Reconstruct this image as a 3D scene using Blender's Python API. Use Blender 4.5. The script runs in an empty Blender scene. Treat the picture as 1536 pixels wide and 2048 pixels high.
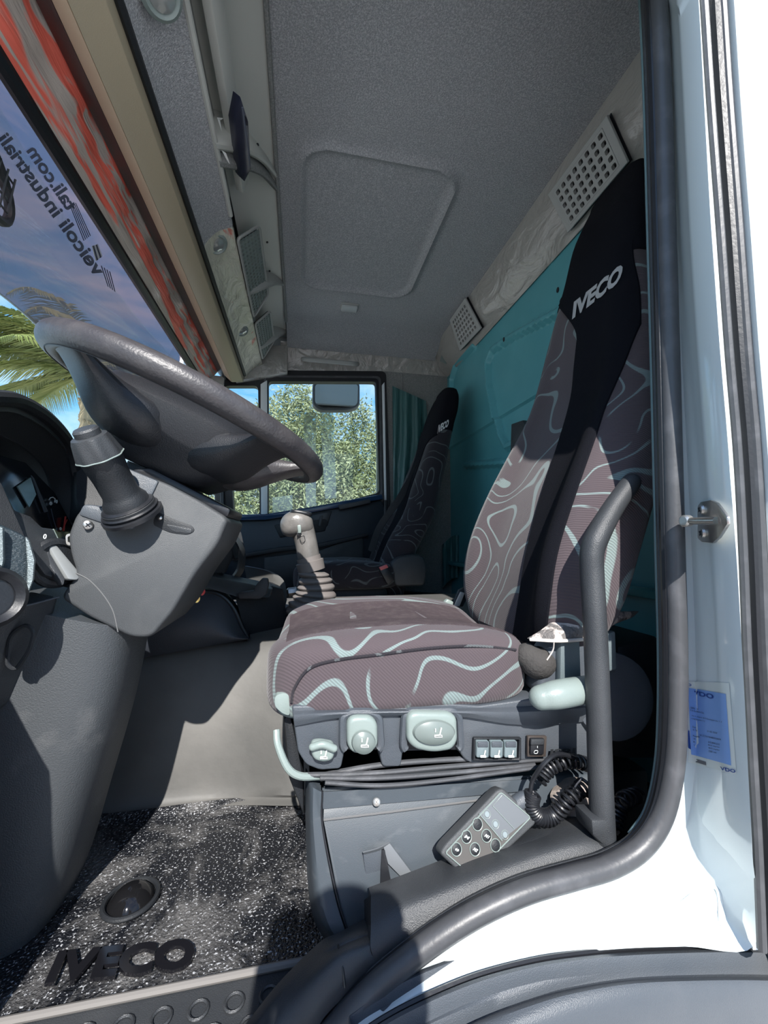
import bpy, bmesh, math, random
from mathutils import Vector, Matrix
from mathutils.bvhtree import BVHTree
R = random.Random(7)
SC = bpy.context.scene
COL = SC.collection
# ------------------------------------------------------------------ camera
FPX, CX, CY = 820.0, 768.0, 1024.0
TH = math.atan((1080 - 1024) / FPX)
PSI = math.atan(168 / FPX * math.cos(TH))
FW = Vector((math.sin(PSI) * math.cos(TH), math.cos(PSI) * math.cos(TH), math.sin(TH)))
RT = Vector((math.cos(PSI), -math.sin(PSI), 0))
UP = RT.cross(FW)
H = 1.62                                   # the lens stands 1.6 m over the ground
CAMP = Vector((0, 0, H))
cd = bpy.data.cameras.new('camera'); cam = bpy.data.objects.new('camera', cd); COL.objects.link(cam)
cd.sensor_fit = 'HORIZONTAL'; cd.sensor_width = 36; cd.lens = FPX / 1536 * 36
cd.clip_start = 0.02; cd.clip_end = 500
cam.matrix_world = Matrix.Translation(CAMP) @ Matrix((RT, UP, -FW)).transposed().to_4x4()
SC.camera = cam
# ------------------------------------------------------------------ world, sun, exposure
SC.view_settings.view_transform = 'Standard'; SC.view_settings.look = 'None'
SC.view_settings.gamma = 1; SC.view_settings.use_curve_mapping = False
SC.view_settings.exposure = 0.38
SUN_DIR = Vector((0.055, 0.76, -0.65)).normalized()
sd = bpy.data.lights.new('sun', 'SUN'); sd.energy = 7.0; sd.angle = math.radians(0.55); sd.color = (1, .965, .92)
so = bpy.data.objects.new('sun', sd); COL.objects.link(so); so.location = (0, -3, 6)
so.rotation_euler = SUN_DIR.to_track_quat('-Z', 'Y').to_euler()
w = bpy.data.worlds.new('sky'); SC.world = w; w.use_nodes = True
nt = w.node_tree; nt.nodes.clear()
def N(nt, t, **k):
    n = nt.nodes.new(t)
    for a, b in k.items(): setattr(n, a, b)
    return n
tc = N(nt, 'ShaderNodeTexCoord'); sx = N(nt, 'ShaderNodeSeparateXYZ'); nt.links.new(tc.outputs['Generated'], sx.inputs[0])
cr = N(nt, 'ShaderNodeValToRGB'); nt.links.new(sx.outputs['Z'], cr.inputs[0])
e = cr.color_ramp.elements; e[0].position = 0.0; e[0].color = (.50, .74, .92, 1); e[1].position = .75; e[1].color = (.045, .19, .56, 1)
x_ = e.new(.25); x_.color = (.17, .48, .86, 1)
mp = N(nt, 'ShaderNodeMapping'); mp.inputs['Scale'].default_value = (2.2, 2.2, 7); nt.links.new(tc.outputs['Generated'], mp.inputs[0])
nz = N(nt, 'ShaderNodeTexNoise'); nz.inputs['Scale'].default_value = 1.6; nz.inputs['Detail'].default_value = 7; nz.inputs['Roughness'].default_value = .62; nz.inputs['Distortion'].default_value = .5
nt.links.new(mp.outputs[0], nz.inputs['Vector'])
c2 = N(nt, 'ShaderNodeValToRGB'); nt.links.new(nz.outputs['Fac'], c2.inputs[0]); c2.color_ramp.elements[0].position = .42; c2.color_ramp.elements[1].position = .74
mx = N(nt, 'ShaderNodeMix', data_type='RGBA'); mx.inputs[7].default_value = (.92, .96, 1, 1)
mf = N(nt, 'ShaderNodeMath', operation='MULTIPLY'); mf.inputs[1].default_value = .75; nt.links.new(c2.outputs[0], mf.inputs[0]); nt.links.new(mf.outputs[0], mx.inputs[0]); nt.links.new(cr.outputs[0], mx.inputs[6])
bg = N(nt, 'ShaderNodeBackground'); bg.inputs[1].default_value = 1.2; nt.links.new(mx.outputs[2], bg.inputs[0])
wo = N(nt, 'ShaderNodeOutputWorld'); nt.links.new(bg.outputs[0], wo.inputs[0])

# ------------------------------------------------------------------ pixel -> place helpers (camera at relative 0,0,0)
def ray(px, py): return FW * FPX + RT * (px - CX) + UP * (CY - py)
def P(px, py, Y): d = ray(px, py); return CAMP + d * (Y / d.y)
def PX(px, py, X): d = ray(px, py); return CAMP + d * (X / d.x)
def PZ(px, py, z): d = ray(px, py); return CAMP + d * (z / d.z)      # z relative to the lens
def PP(px, py, p0, n): d = ray(px, py); return CAMP + d * ((p0 - CAMP).dot(n) / d.dot(n))
def V(x, y, z): return Vector((x, y, z + H))
def prj(p):
    q = p - CAMP; k = q.dot(FW); return (CX + FPX * q.dot(RT) / k, CY - FPX * q.dot(UP) / k)

# ------------------------------------------------------------------ materials
MATS = {}
def lk(nt, a, b): nt.links.new(a, b)
def mat(name, col, rough=.5, metal=0, bump=None, var=None, spec=.5, coat=0, coord='Object'):
    """bump=(scale,strength[,stretch]), var=(scale,colour2,lo,hi[,stretch])"""
    if name in MATS: return MATS[name]
    m = bpy.data.materials.new(name); m.use_nodes = True; nt = m.node_tree; b = nt.nodes['Principled BSDF']
    b.inputs['Base Color'].default_value = (*col, 1); b.inputs['Roughness'].default_value = rough; b.inputs['Metallic'].default_value = metal
    b.inputs['Specular IOR Level'].default_value = spec; b.inputs['Coat Weight'].default_value = coat
    tc = N(nt, 'ShaderNodeTexCoord')
    def nz(scale, stretch=None, detail=4):
        n = N(nt, 'ShaderNodeTexNoise'); n.inputs['Scale'].default_value = scale; n.inputs['Detail'].default_value = detail
        src = tc.outputs[coord]
        if stretch:
            mpn = N(nt, 'ShaderNodeMapping'); mpn.inputs['Scale'].default_value = stretch; lk(nt, src, mpn.inputs[0]); src = mpn.outputs[0]
        lk(nt, src, n.inputs['Vector']); return n
    if bump:
        n = nz(bump[0], bump[2] if len(bump) > 2 else None); bp = N(nt, 'ShaderNodeBump'); bp.inputs['Strength'].default_value = bump[1]
        bp.inputs['Distance'].default_value = bump[3] if len(bump) > 3 else .004
        lk(nt, n.outputs['Fac'], bp.inputs['Height']); lk(nt, bp.outputs[0], b.inputs['Normal'])
    if var:
        n = nz(var[0], var[4] if len(var) > 4 else None, 6); r = N(nt, 'ShaderNodeValToRGB'); lk(nt, n.outputs['Fac'], r.inputs[0])
        r.color_ramp.elements[0].position = var[2]; r.color_ramp.elements[0].color = (*col, 1)
        r.color_ramp.elements[1].position = var[3]; r.color_ramp.elements[1].color = (*var[1], 1)
        lk(nt, r.outputs[0], b.inputs['Base Color'])
    MATS[name] = m; return m
def glass(name, tint, gl=.1, rough=0, spec=(1, 1, 1), haze=None):
    m = bpy.data.materials.new(name); m.use_nodes = True; nt = m.node_tree; nt.nodes.clear()
    t = N(nt, 'ShaderNodeBsdfTransparent'); t.inputs[0].default_value = (*tint, 1)
    g = N(nt, 'ShaderNodeBsdfGlossy'); g.inputs['Roughness'].default_value = rough; g.inputs[0].default_value = (*spec, 1)
    f = N(nt, 'ShaderNodeLayerWeight'); f.inputs[0].default_value = .5
    pw = N(nt, 'ShaderNodeMath', operation='POWER'); pw.inputs[1].default_value = 5; lk(nt, f.outputs['Facing'], pw.inputs[0])
    a = N(nt, 'ShaderNodeMath', operation='MULTIPLY_ADD'); a.inputs[1].default_value = .8; a.inputs[2].default_value = gl; lk(nt, pw.outputs[0], a.inputs[0])
    x = N(nt, 'ShaderNodeMixShader'); o = N(nt, 'ShaderNodeOutputMaterial')
    lk(nt, a.outputs[0], x.inputs[0]); lk(nt, t.outputs[0], x.inputs[1]); lk(nt, g.outputs[0], x.inputs[2]); lk(nt, x.outputs[0], o.inputs[0])
    if haze:
        tr = N(nt, 'ShaderNodeBsdfTranslucent'); tr.inputs[0].default_value = (*haze[1], 1); y = N(nt, 'ShaderNodeMixShader'); y.inputs[0].default_value = haze[0]
        lk(nt, x.outputs[0], y.inputs[1]); lk(nt, tr.outputs[0], y.inputs[2]); lk(nt, y.outputs[0], o.inputs[0])
    MATS[name] = m; return m
def swirl(name, base, line, scale=5, k=5.0, wid=.16):
    """woven seat fabric: meandering outlines of a slow noise field, over a fine twill"""
    m = bpy.data.materials.new(name); m.use_nodes = True; nt = m.node_tree; b = nt.nodes['Principled BSDF']
    b.inputs['Roughness'].default_value = .92; b.inputs['Specular IOR Level'].default_value = .15
    b.inputs['Sheen Weight'].default_value = .15
    tc = N(nt, 'ShaderNodeTexCoord'); n = N(nt, 'ShaderNodeTexNoise'); n.inputs['Scale'].default_value = scale; n.inputs['Detail'].default_value = .4; n.inputs['Distortion'].default_value = .9
    lk(nt, tc.outputs['Object'], n.inputs['Vector'])
    mu = N(nt, 'ShaderNodeMath', operation='MULTIPLY'); mu.inputs[1].default_value = k; lk(nt, n.outputs['Fac'], mu.inputs[0])
    fr = N(nt, 'ShaderNodeMath', operation='FRACT'); lk(nt, mu.outputs[0], fr.inputs[0])
    sb = N(nt, 'ShaderNodeMath', operation='SUBTRACT'); sb.inputs[1].default_value = .5; lk(nt, fr.outputs[0], sb.inputs[0])
    ab = N(nt, 'ShaderNodeMath', operation='ABSOLUTE'); lk(nt, sb.outputs[0], ab.inputs[0])
    rp = N(nt, 'ShaderNodeMapRange'); rp.inputs[1].default_value = wid * .5 - .012; rp.inputs[2].default_value = wid * .5 + .012; rp.inputs[3].default_value = 1; rp.inputs[4].default_value = 0
    lk(nt, ab.outputs[0], rp.inputs[0])
    # lines broken by a second slow field
    n2 = N(nt, 'ShaderNodeTexNoise'); n2.inputs['Scale'].default_value = scale * 1.3; lk(nt, tc.outputs['Object'], n2.inputs['Vector'])
    r2 = N(nt, 'ShaderNodeMapRange'); r2.inputs[1].default_value = .36; r2.inputs[2].default_value = .39; lk(nt, n2.outputs['Fac'], r2.inputs[0])
    mm = N(nt, 'ShaderNodeMath', operation='MULTIPLY'); lk(nt, rp.outputs[0], mm.inputs[0]); lk(nt, r2.outputs[0], mm.inputs[1])
    wv = N(nt, 'ShaderNodeTexWave'); wv.bands_direction = 'DIAGONAL'; wv.inputs['Scale'].default_value = 110; lk(nt, tc.outputs['Object'], wv.inputs['Vector'])
    wr = N(nt, 'ShaderNodeMapRange'); wr.inputs[3].default_value = .62; wr.inputs[4].default_value = 1.1; lk(nt, wv.outputs['Fac'], wr.inputs[0])
    m2 = N(nt, 'ShaderNodeMath', operation='MULTIPLY'); lk(nt, mm.outputs[0], m2.inputs[0]); lk(nt, wr.outputs[0], m2.inputs[1])
    x = N(nt, 'ShaderNodeMix', data_type='RGBA'); x.inputs[6].default_value = (*base, 1); x.inputs[7].default_value = (*line, 1); lk(nt, m2.outputs[0], x.inputs[0])
    lk(nt, x.outputs[2], b.inputs['Base Color'])
    bp = N(nt, 'ShaderNodeBump'); bp.inputs['Strength'].default_value = .5; bp.inputs['Distance'].default_value = .001; lk(nt, wv.outputs['Fac'], bp.inputs['Height']); lk(nt, bp.outputs[0], b.inputs['Normal'])
    MATS[name] = m; return m

M_black = mat('black_plastic', (.030, .033, .037), .45, bump=(700, .25), var=(9, (.045, .048, .052), .45, .7))
M_blackd = mat('dull_black_plastic', (.012, .014, .017), .55, bump=(500, .2))
M_col = mat('column_plastic', (.052, .056, .060), .5, bump=(900, .3), var=(12, (.075, .078, .08), .5, .8))
M_grey = mat('slate_plastic', (.062, .072, .085), .38, bump=(900, .25), var=(7, (.085, .093, .103), .45, .75))
M_box = mat('scuffed_slate_plastic', (.046, .057, .068), .42, bump=(900, .08), var=(16, (.115, .125, .135), .58, .80, (1, 1, 2.2)))
M_lgrey = mat('pale_grey_plastic', (.21, .255, .24), .35, bump=(400, .08))
M_icon = mat('white_print', (.75, .8, .78), .5)
M_rub = mat('rubber', (.055, .057, .062), .42, bump=(160, .08), var=(25, (.09, .092, .1), .5, .75))
M_rubd = mat('dark_rubber', (.012, .013, .016), .38, bump=(160, .08))
M_white = mat('white_paint', (.64, .71, .72), .16, coat=.6)
M_whitein = mat('white_paint_edge', (.72, .78, .80), .3)
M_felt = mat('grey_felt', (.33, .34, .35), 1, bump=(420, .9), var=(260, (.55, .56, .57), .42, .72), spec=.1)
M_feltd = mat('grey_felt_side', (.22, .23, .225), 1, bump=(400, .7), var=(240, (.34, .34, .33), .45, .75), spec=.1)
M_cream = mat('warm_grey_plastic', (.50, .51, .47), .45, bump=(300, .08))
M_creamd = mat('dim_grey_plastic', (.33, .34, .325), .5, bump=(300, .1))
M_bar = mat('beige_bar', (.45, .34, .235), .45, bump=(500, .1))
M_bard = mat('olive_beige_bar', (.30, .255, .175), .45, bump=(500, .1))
M_teal = mat('teal_paint', (.09, .33, .37), .35, var=(6, (.11, .37, .41), .4, .7))
M_blue = mat('gloss_navy', (.02, .05, .11), .18)
M_leather = mat('black_leather', (.040, .037, .040), .42, bump=(220, .22), var=(30, (.06, .055, .056), .4, .7))
M_hub = mat('hub_plastic', (.013, .014, .017), .42, bump=(500, .2))
M_fabblk = mat('black_knit', (.006, .0065, .010), .95, bump=(800, .5), spec=.15)
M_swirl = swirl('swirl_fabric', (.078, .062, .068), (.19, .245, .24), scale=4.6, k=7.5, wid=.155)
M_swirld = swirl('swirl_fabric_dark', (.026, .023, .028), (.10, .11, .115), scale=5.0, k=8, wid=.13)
M_steel = mat('steel', (.55, .53, .5), .32, 1, bump=(60, .2))
M_zinc = mat('zinc', (.6, .6, .58), .4, .9, var=(40, (.35, .28, .22), .55, .75))
M_tun = mat('tunnel_rubber', (.085, .084, .080), .6, bump=(45, .18), var=(5, (.15, .145, .135), .38, .78))
M_boot = mat('boot_rubber', (.15, .135, .128), .55, bump=(200, .1))
M_knob = mat('worn_knob', (.115, .11, .104), .35, bump=(90, .25), var=(20, (.19, .18, .17), .4, .75))
M_red = mat('red_tag', (.55, .015, .02), .3); M_brass = mat('brass', (.7, .55, .2), .3, 1)
M_sblue = mat('sticker_blue', (.21, .37, .72), .35); M_navy = mat('sticker_navy', (.01, .05, .25), .4)
M_swhite = mat('sticker_clear', (.66, .71, .68), .3)
M_ink = mat('ink', (.02, .03, .06), .5); M_inkg = mat('grey_ink', (.07, .08, .11), .5)
M_silver = mat('silver_weave', (.28, .33, .34), .35, .5, bump=(260, .8, (1, 1, 3)))
M_screen = mat('cluster_face', (.012, .014, .018), .12); M_redp = mat('red_print', (.5, .05, .04), .4)
M_gl = glass('window_glass', (.93, .96, .95), .02)
M_wgl = glass('windscreen_glass', (.93, .96, .95), .0)
M_vis = glass('tinted_visor', (.30, .20, .20), .06, .03, (.62, .66, .9), (.11, (.34, .34, .42)))
M_lens = glass('cluster_lens', (.75, .78, .8), .03)
M_tapeg = glass('glass_tape', (.80, .84, .78), .16, .25)
M_mirror = mat('mirror_glass', (.30, .32, .32), .05, 1)
M_bark = mat('palm_bark', (.33, .26, .17), .9, bump=(12, 1)); M_frond = mat('palm_leaf', (.16, .20, .05), .55, var=(2, (.30, .30, .10), .4, .7))
M_leaf = mat('shrub_leaf', (.15, .19, .085), .6, var=(3, (.30, .33, .19), .35, .7)); M_wood = mat('shrub_stem', (.16, .13, .1), .9)
M_ground = mat('yard_concrete', (.68, .66, .62), .9, bump=(30, .3), var=(1.2, (.60, .58, .54), .4, .7))
def film(name, base, streak=None, lo=.52, hi=.6, rough=.13, st=.8, stretch=(5, 1.2, 5), felt=(.19, .19, .18)):
    """crumpled clear film over grey board; where streak is given, streaks of that colour are mixed into the base"""
    m = bpy.data.materials.new(name); m.use_nodes = True; nt = m.node_tree; b = nt.nodes['Principled BSDF']
    b.inputs['Roughness'].default_value = .6; b.inputs['Coat Weight'].default_value = 1; b.inputs['Coat Roughness'].default_value = rough
    tc = N(nt, 'ShaderNodeTexCoord'); mp = N(nt, 'ShaderNodeMapping'); mp.inputs['Scale'].default_value = stretch; lk(nt, tc.outputs['Object'], mp.inputs[0])
    n = N(nt, 'ShaderNodeTexNoise'); n.inputs['Scale'].default_value = 4; n.inputs['Detail'].default_value = 5; n.inputs['Distortion'].default_value = .5; lk(nt, mp.outputs[0], n.inputs['Vector'])
    bp = N(nt, 'ShaderNodeBump'); bp.inputs['Strength'].default_value = st; bp.inputs['Distance'].default_value = .02; lk(nt, n.outputs['Fac'], bp.inputs['Height'])
    lk(nt, bp.outputs[0], b.inputs['Coat Normal']); lk(nt, bp.outputs[0], b.inputs['Normal'])
    b.inputs['Base Color'].default_value = (*base, 1)
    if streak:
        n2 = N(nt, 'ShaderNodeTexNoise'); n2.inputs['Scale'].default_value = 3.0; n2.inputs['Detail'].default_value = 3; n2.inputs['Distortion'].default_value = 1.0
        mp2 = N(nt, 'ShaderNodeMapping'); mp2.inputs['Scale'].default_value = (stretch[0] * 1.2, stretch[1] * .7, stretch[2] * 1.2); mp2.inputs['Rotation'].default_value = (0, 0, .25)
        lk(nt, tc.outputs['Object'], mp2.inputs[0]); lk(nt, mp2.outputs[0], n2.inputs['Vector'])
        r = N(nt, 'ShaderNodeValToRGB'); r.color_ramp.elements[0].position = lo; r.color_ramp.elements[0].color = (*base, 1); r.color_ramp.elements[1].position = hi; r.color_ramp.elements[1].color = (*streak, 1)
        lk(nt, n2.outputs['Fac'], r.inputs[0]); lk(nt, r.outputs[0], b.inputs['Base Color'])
    MATS[name] = m; return m
M_film = film('clear_film', (.21, .205, .19))
M_filmr = film('red_streaked_film', (.60, .54, .48), (1.0, .19, .13), .50, .57, stretch=(9, .9, 9), st=.5)  # red streaks laid into the film colour
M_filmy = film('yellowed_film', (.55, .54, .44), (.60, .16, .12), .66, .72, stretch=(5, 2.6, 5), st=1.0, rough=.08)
M_filmb = film('film_over_board', (.31, .30, .275), st=.75, rough=.16, stretch=(3.4, 1.6, 3.4))
M_curt = film('teal_curtain_cloth', (.035, .12, .12), st=1, rough=.3, stretch=(5, 5, .8))
def matfloor():
    m = bpy.data.materials.new('dusty_rubber_mat'); m.use_nodes = True; nt = m.node_tree; b = nt.nodes['Principled BSDF']
    tc = N(nt, 'ShaderNodeTexCoord')
    n = N(nt, 'ShaderNodeTexNoise'); n.inputs['Scale'].default_value = 5.5; n.inputs['Detail'].default_value = 9; n.inputs['Roughness'].default_value = .72; n.inputs['Distortion'].default_value = .7; lk(nt, tc.outputs['Object'], n.inputs['Vector'])
    r = N(nt, 'ShaderNodeValToRGB'); r.color_ramp.elements[0].position = .47; r.color_ramp.elements[0].color = (.008, .009, .012, 1); r.color_ramp.elements[1].position = .74; r.color_ramp.elements[1].color = (.20, .195, .19, 1)
    lk(nt, n.outputs['Fac'], r.inputs[0])
    g = N(nt, 'ShaderNodeTexNoise'); g.inputs['Scale'].default_value = 260; g.inputs['Detail'].default_value = 2; lk(nt, tc.outputs['Object'], g.inputs['Vector'])
    gr_ = N(nt, 'ShaderNodeMapRange'); gr_.inputs[1].default_value = .60; gr_.inputs[2].default_value = .68; lk(nt, g.outputs['Fac'], gr_.inputs[0])
    x = N(nt, 'ShaderNodeMix', data_type='RGBA'); x.inputs[7].default_value = (.42, .43, .45, 1); lk(nt, gr_.outputs[0], x.inputs[0]); lk(nt, r.outputs[0], x.inputs[6]); lk(nt, x.outputs[2], b.inputs['Base Color'])  # pale specks in the colour stand in for glints on the rubber
    v = N(nt, 'ShaderNodeTexNoise'); v.inputs['Scale'].default_value = 230; v.inputs['Detail'].default_value = 2; lk(nt, tc.outputs['Object'], v.inputs['Vector'])
    bp = N(nt, 'ShaderNodeBump'); bp.inputs['Strength'].default_value = .8; bp.inputs['Distance'].default_value = .006; lk(nt, v.outputs['Fac'], bp.inputs['Height']); lk(nt, bp.outputs[0], b.inputs['Normal'])
    b.inputs['Roughness'].default_value = .32; MATS['dusty'] = m; return m
M_mat = matfloor()

# ------------------------------------------------------------------ object helpers
WL = {}
def finish(name, bm, m, parent=None, sharp=35, kind=None, center=True, smooth=True):
    me = bpy.data.meshes.new(name)
    bmesh.ops.recalc_face_normals(bm, faces=bm.faces)
    c = Vector((0, 0, 0))
    if center and bm.verts:
        lo = Vector([min(v.co[i] for v in bm.verts) for i in range(3)]); hi = Vector([max(v.co[i] for v in bm.verts) for i in range(3)])
        c = (lo + hi) / 2; c.z = lo.z if parent is None else c.z
        for v in bm.verts: v.co -= c
    bm.to_mesh(me); bm.free()
    if smooth:
        me.polygons.foreach_set('use_smooth', [True] * len(me.polygons)); me.set_sharp_from_angle(angle=math.radians(sharp))
    if m: me.materials.append(m)
    o = bpy.data.objects.new(name, me); COL.objects.link(o)
    WL[o] = c.copy()
    if parent: o.parent = parent; o.location = c - WL[parent]
    else: o.location = c
    if kind: o['kind'] = kind
    return o
def tag(o, label, cat, group=None):
    o['label'] = label; o['category'] = cat
    if group: o['group'] = group
    return o
def thing(name, label, cat, loc, group=None):
    o = bpy.data.objects.new(name, None); COL.objects.link(o); o.empty_display_size = .05; o.location = loc; WL[o] = Vector(loc)
    if label: tag(o, label, cat, group)
    return o
def struct(name, loc): o = bpy.data.objects.new(name, None); COL.objects.link(o); o.location = loc; WL[o] = Vector(loc); o['kind'] = 'structure'; return o

def add_loft(bm, rings, closed=True, caps=True, wrap=False):
    vs = [[bm.verts.new(p) for p in r] for r in rings]
    n = len(rings[0]); m = len(rings)
    for i in range(m if wrap else m - 1):
        a = vs[i]; b = vs[(i + 1) % m]
        for j in range(n if closed else n - 1):
            k = (j + 1) % n
            try: bm.faces.new((a[j], a[k], b[k], b[j]))
            except ValueError: pass
    if caps and closed and not wrap:
        bm.faces.new(vs[0][::-1]); bm.faces.new(vs[-1])
    return vs
def cr_(pts, n, closed=False):
    """Catmull-Rom resample, n steps per segment; works on vectors or tuples"""
    pts = [Vector(p) for p in pts]; out = []; L = len(pts)
    for i in range(L if closed else L - 1):
        p1, p2 = pts[i], pts[(i + 1) % L]
        p0 = pts[(i - 1) % L] if closed or i > 0 else p1 * 2 - p2
        p3 = pts[(i + 2) % L] if closed or i + 2 < L else p2 * 2 - p1
        for s in range(n):
            t = s / n; out.append(.5 * ((2 * p1) + (p2 - p0) * t + (2 * p0 - 5 * p1 + 4 * p2 - p3) * t * t + (3 * p1 - p0 - 3 * p2 + p3) * t ** 3))
    if not closed: out.append(pts[-1])
    return out
def add_tube(bm, pts, r, seg=12, smooth=0, closed=False, caps=True, flat=1, upv=None):
    if smooth:
        if isinstance(r, (list, tuple)): 
            q = cr_([Vector((a, 0, 0)) for a in r], smooth, closed); r = [max(.0002, v.x) for v in q]
        pts = cr_(pts, smooth, closed)
    pts = [Vector(p) for p in pts]; L = len(pts); rings = []
    t0 = (pts[1] - pts[0]).normalized()
    n = upv.copy() if upv else (Vector((0, 0, 1)) if abs(t0.z) < .9 else Vector((1, 0, 0)))
    for i in range(L):
        if closed: t = (pts[(i + 1) % L] - pts[i - 1]).normalized()
        else: t = (pts[min(i + 1, L - 1)] - pts[max(i - 1, 0)]).normalized()
        n = (n - t * n.dot(t)).normalized(); b = t.cross(n)
        rr = r[i] if isinstance(r, (list, tuple)) else r
        rings.append([pts[i] + n * math.cos(2 * math.pi * j / seg) * rr * flat + b * math.sin(2 * math.pi * j / seg) * rr for j in range(seg)])
    add_loft(bm, rings, True, caps, closed); return bm
def tube(pts, r, seg=12, smooth=0, closed=False, **k): bm = bmesh.new(); add_tube(bm, pts, r, seg, smooth, closed, **k); return bm
def sausage(pts, r, seg=14, smooth=6, flat=1, upv=None):
    """tube with rounded ends"""
    P_ = cr_(pts, smooth); L = len(P_)
    q = cr_([Vector((a, 0, 0)) for a in (r if isinstance(r, (list, tuple)) else [r] * len(pts))], smooth); rr = [v.x for v in q]
    t0 = (P_[0] - P_[1]).normalized(); t1 = (P_[-1] - P_[-2]).normalized()
    pre = [(P_[0] + t0 * rr[0] * math.sin(a), rr[0] * math.cos(a)) for a in (1.5, 1.2, .9, .6, .3)]
    post = [(P_[-1] + t1 * rr[-1] * math.sin(a), rr[-1] * math.cos(a)) for a in (.3, .6, .9, 1.2, 1.5)]
    A = pre + list(zip(P_, rr)) + post
    bm = bmesh.new(); add_tube(bm, [a[0] for a in A], [a[1] for a in A], seg, flat=flat, upv=upv); return bm
def bevel(bm, w, seg=2, ang=30):
    if w <= 0: return
    es = [e for e in bm.edges if len(e.link_faces) == 2 and e.calc_face_angle(0) > math.radians(ang)]
    bmesh.ops.bevel(bm, geom=es, offset=w, segments=seg, profile=.5, affect='EDGES', clamp_overlap=True)
def prism(pts, dep, bev=0, seg=2, bm=None, ang=30):
    own = bm is None
    b = bmesh.new(); vs = [b.verts.new(p) for p in pts]; ws = [b.verts.new(Vector(p) + dep) for p in pts]; n = len(pts)
    b.faces.new(vs); b.faces.new(ws[::-1])
    for i in range(n): b.faces.new((vs[i], vs[(i + 1) % n], ws[(i + 1) % n], ws[i]))
    bmesh.ops.recalc_face_normals(b, faces=b.faces); bevel(b, bev, seg, ang)
    if own: return b
    join(bm, b)
def join(bm, b):
    me = bpy.data.meshes.new('t'); b.to_mesh(me); b.free(); bm.from_mesh(me); bpy.data.meshes.remove(me)
def roundp(pts, r, n=5):
    """round the corners of a 3-D polygon"""
    out = []; L = len(pts)
    for i in range(L):
        p = Vector(pts[i]); a = Vector(pts[i - 1]) - p; b = Vector(pts[(i + 1) % L]) - p
        rr = min(r, a.length * .48, b.length * .48); A = p + a.normalized() * rr; B = p + b.normalized() * rr
        for k in range(n + 1):
            t = k / n; out.append(A * (1 - t) ** 2 + p * 2 * t * (1 - t) + B * t * t)
    return out
def pp(pts, Y): return [P(a[0], a[1], a[2] if len(a) > 2 else Y) for a in pts]
def plate(pts, Y, dep, bev=.004, rnd=0, seg=2, d=None):
    q = pp(pts, Y)
    if rnd: q = roundp(q, rnd)
    return prism(q, d if d is not None else Vector((0, dep, 0)), bev, seg)
def box(c, s, rot=None, bev=.003, seg=2):
    b = bmesh.new(); bmesh.ops.create_cube(b, size=1)
    for v in b.verts: v.co = Vector((v.co.x * s[0], v.co.y * s[1], v.co.z * s[2]))
    bevel(b, bev, seg)
    if rot is not None:
        for v in b.verts: v.co = rot @ v.co
    for v in b.verts: v.co += Vector(c)
    return b
def sbox(c, a, e1=.3, e2=.3, nu=36, nv=24, f=None, rot=None):
    """superellipsoid"""
    def sp(x, e): return math.copysign(abs(x) ** e, x)
    b = bmesh.new(); rings = []
    for i in range(1, nv):
        v = -math.pi / 2 + math.pi * i / nv; cv, sv = sp(math.cos(v), e1), sp(math.sin(v), e1)
        rings.append([Vector((a[0] * cv * sp(math.cos(2 * math.pi * j / nu), e2), a[1] * cv * sp(math.sin(2 * math.pi * j / nu), e2), a[2] * sv)) for j in range(nu)])
    if f: rings = [[f(p) for p in r] for r in rings]
    if rot is not None: rings = [[rot @ p for p in r] for r in rings]
    rings = [[p + Vector(c) for p in r] for r in rings]
    add_loft(b, rings); return b
def revolve(prof, o, ax, seg=24, e1=None):
    """prof = [(radius, height)] about axis ax from o"""
    ax = ax.normalized(); u = ax.orthogonal().normalized(); v = ax.cross(u); b = bmesh.new()
    add_loft(b, [[o + ax * h + (u * math.cos(2 * math.pi * j / seg) + v * math.sin(2 * math.pi * j / seg)) * max(r, .0002) for j in range(seg)] for r, h in prof]); return b
def grid(f, nu, nv, thick=None, bm=None):
    """open surface f(u,v) u,v in 0..1; with thick (vector or func) a closed slab"""
    b = bm or bmesh.new(); A = [[b.verts.new(f(i / nu, j / nv)) for j in range(nv + 1)] for i in range(nu + 1)]
    for i in range(nu):
        for j in range(nv): b.faces.new((A[i][j], A[i + 1][j], A[i + 1][j + 1], A[i][j + 1]))
    if thick is not None:
        B = [[b.verts.new(v.co + thick) for v in r] for r in A]
        for i in range(nu):
            for j in range(nv): b.faces.new((B[i][j], B[i][j + 1], B[i + 1][j + 1], B[i + 1][j]))
        for i in range(nu):
            b.faces.new((A[i][0], B[i][0], B[i + 1][0], A[i + 1][0])); b.faces.new((A[i][nv], A[i + 1][nv], B[i + 1][nv], B[i][nv]))
        for j in range(nv):
            b.faces.new((A[0][j], A[0][j + 1], B[0][j + 1], B[0][j])); b.faces.new((A[nu][j], B[nu][j], B[nu][j + 1], A[nu][j + 1]))
    return b
def ribbon(rails, thick, n=6, smooth=4):
    """surface through several rails of equal point count, given a thickness vector"""
    rs = [cr_(r, n) for r in rails]; L = len(rs[0])
    cols = [cr_([r[i] for r in rs], smooth) if smooth else [r[i] for r in rs] for i in range(L)]
    m = len(cols[0])
    return grid(lambda u, v: cols[round(u * (L - 1))][round(v * (m - 1))], L - 1, m - 1, thick)
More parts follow.
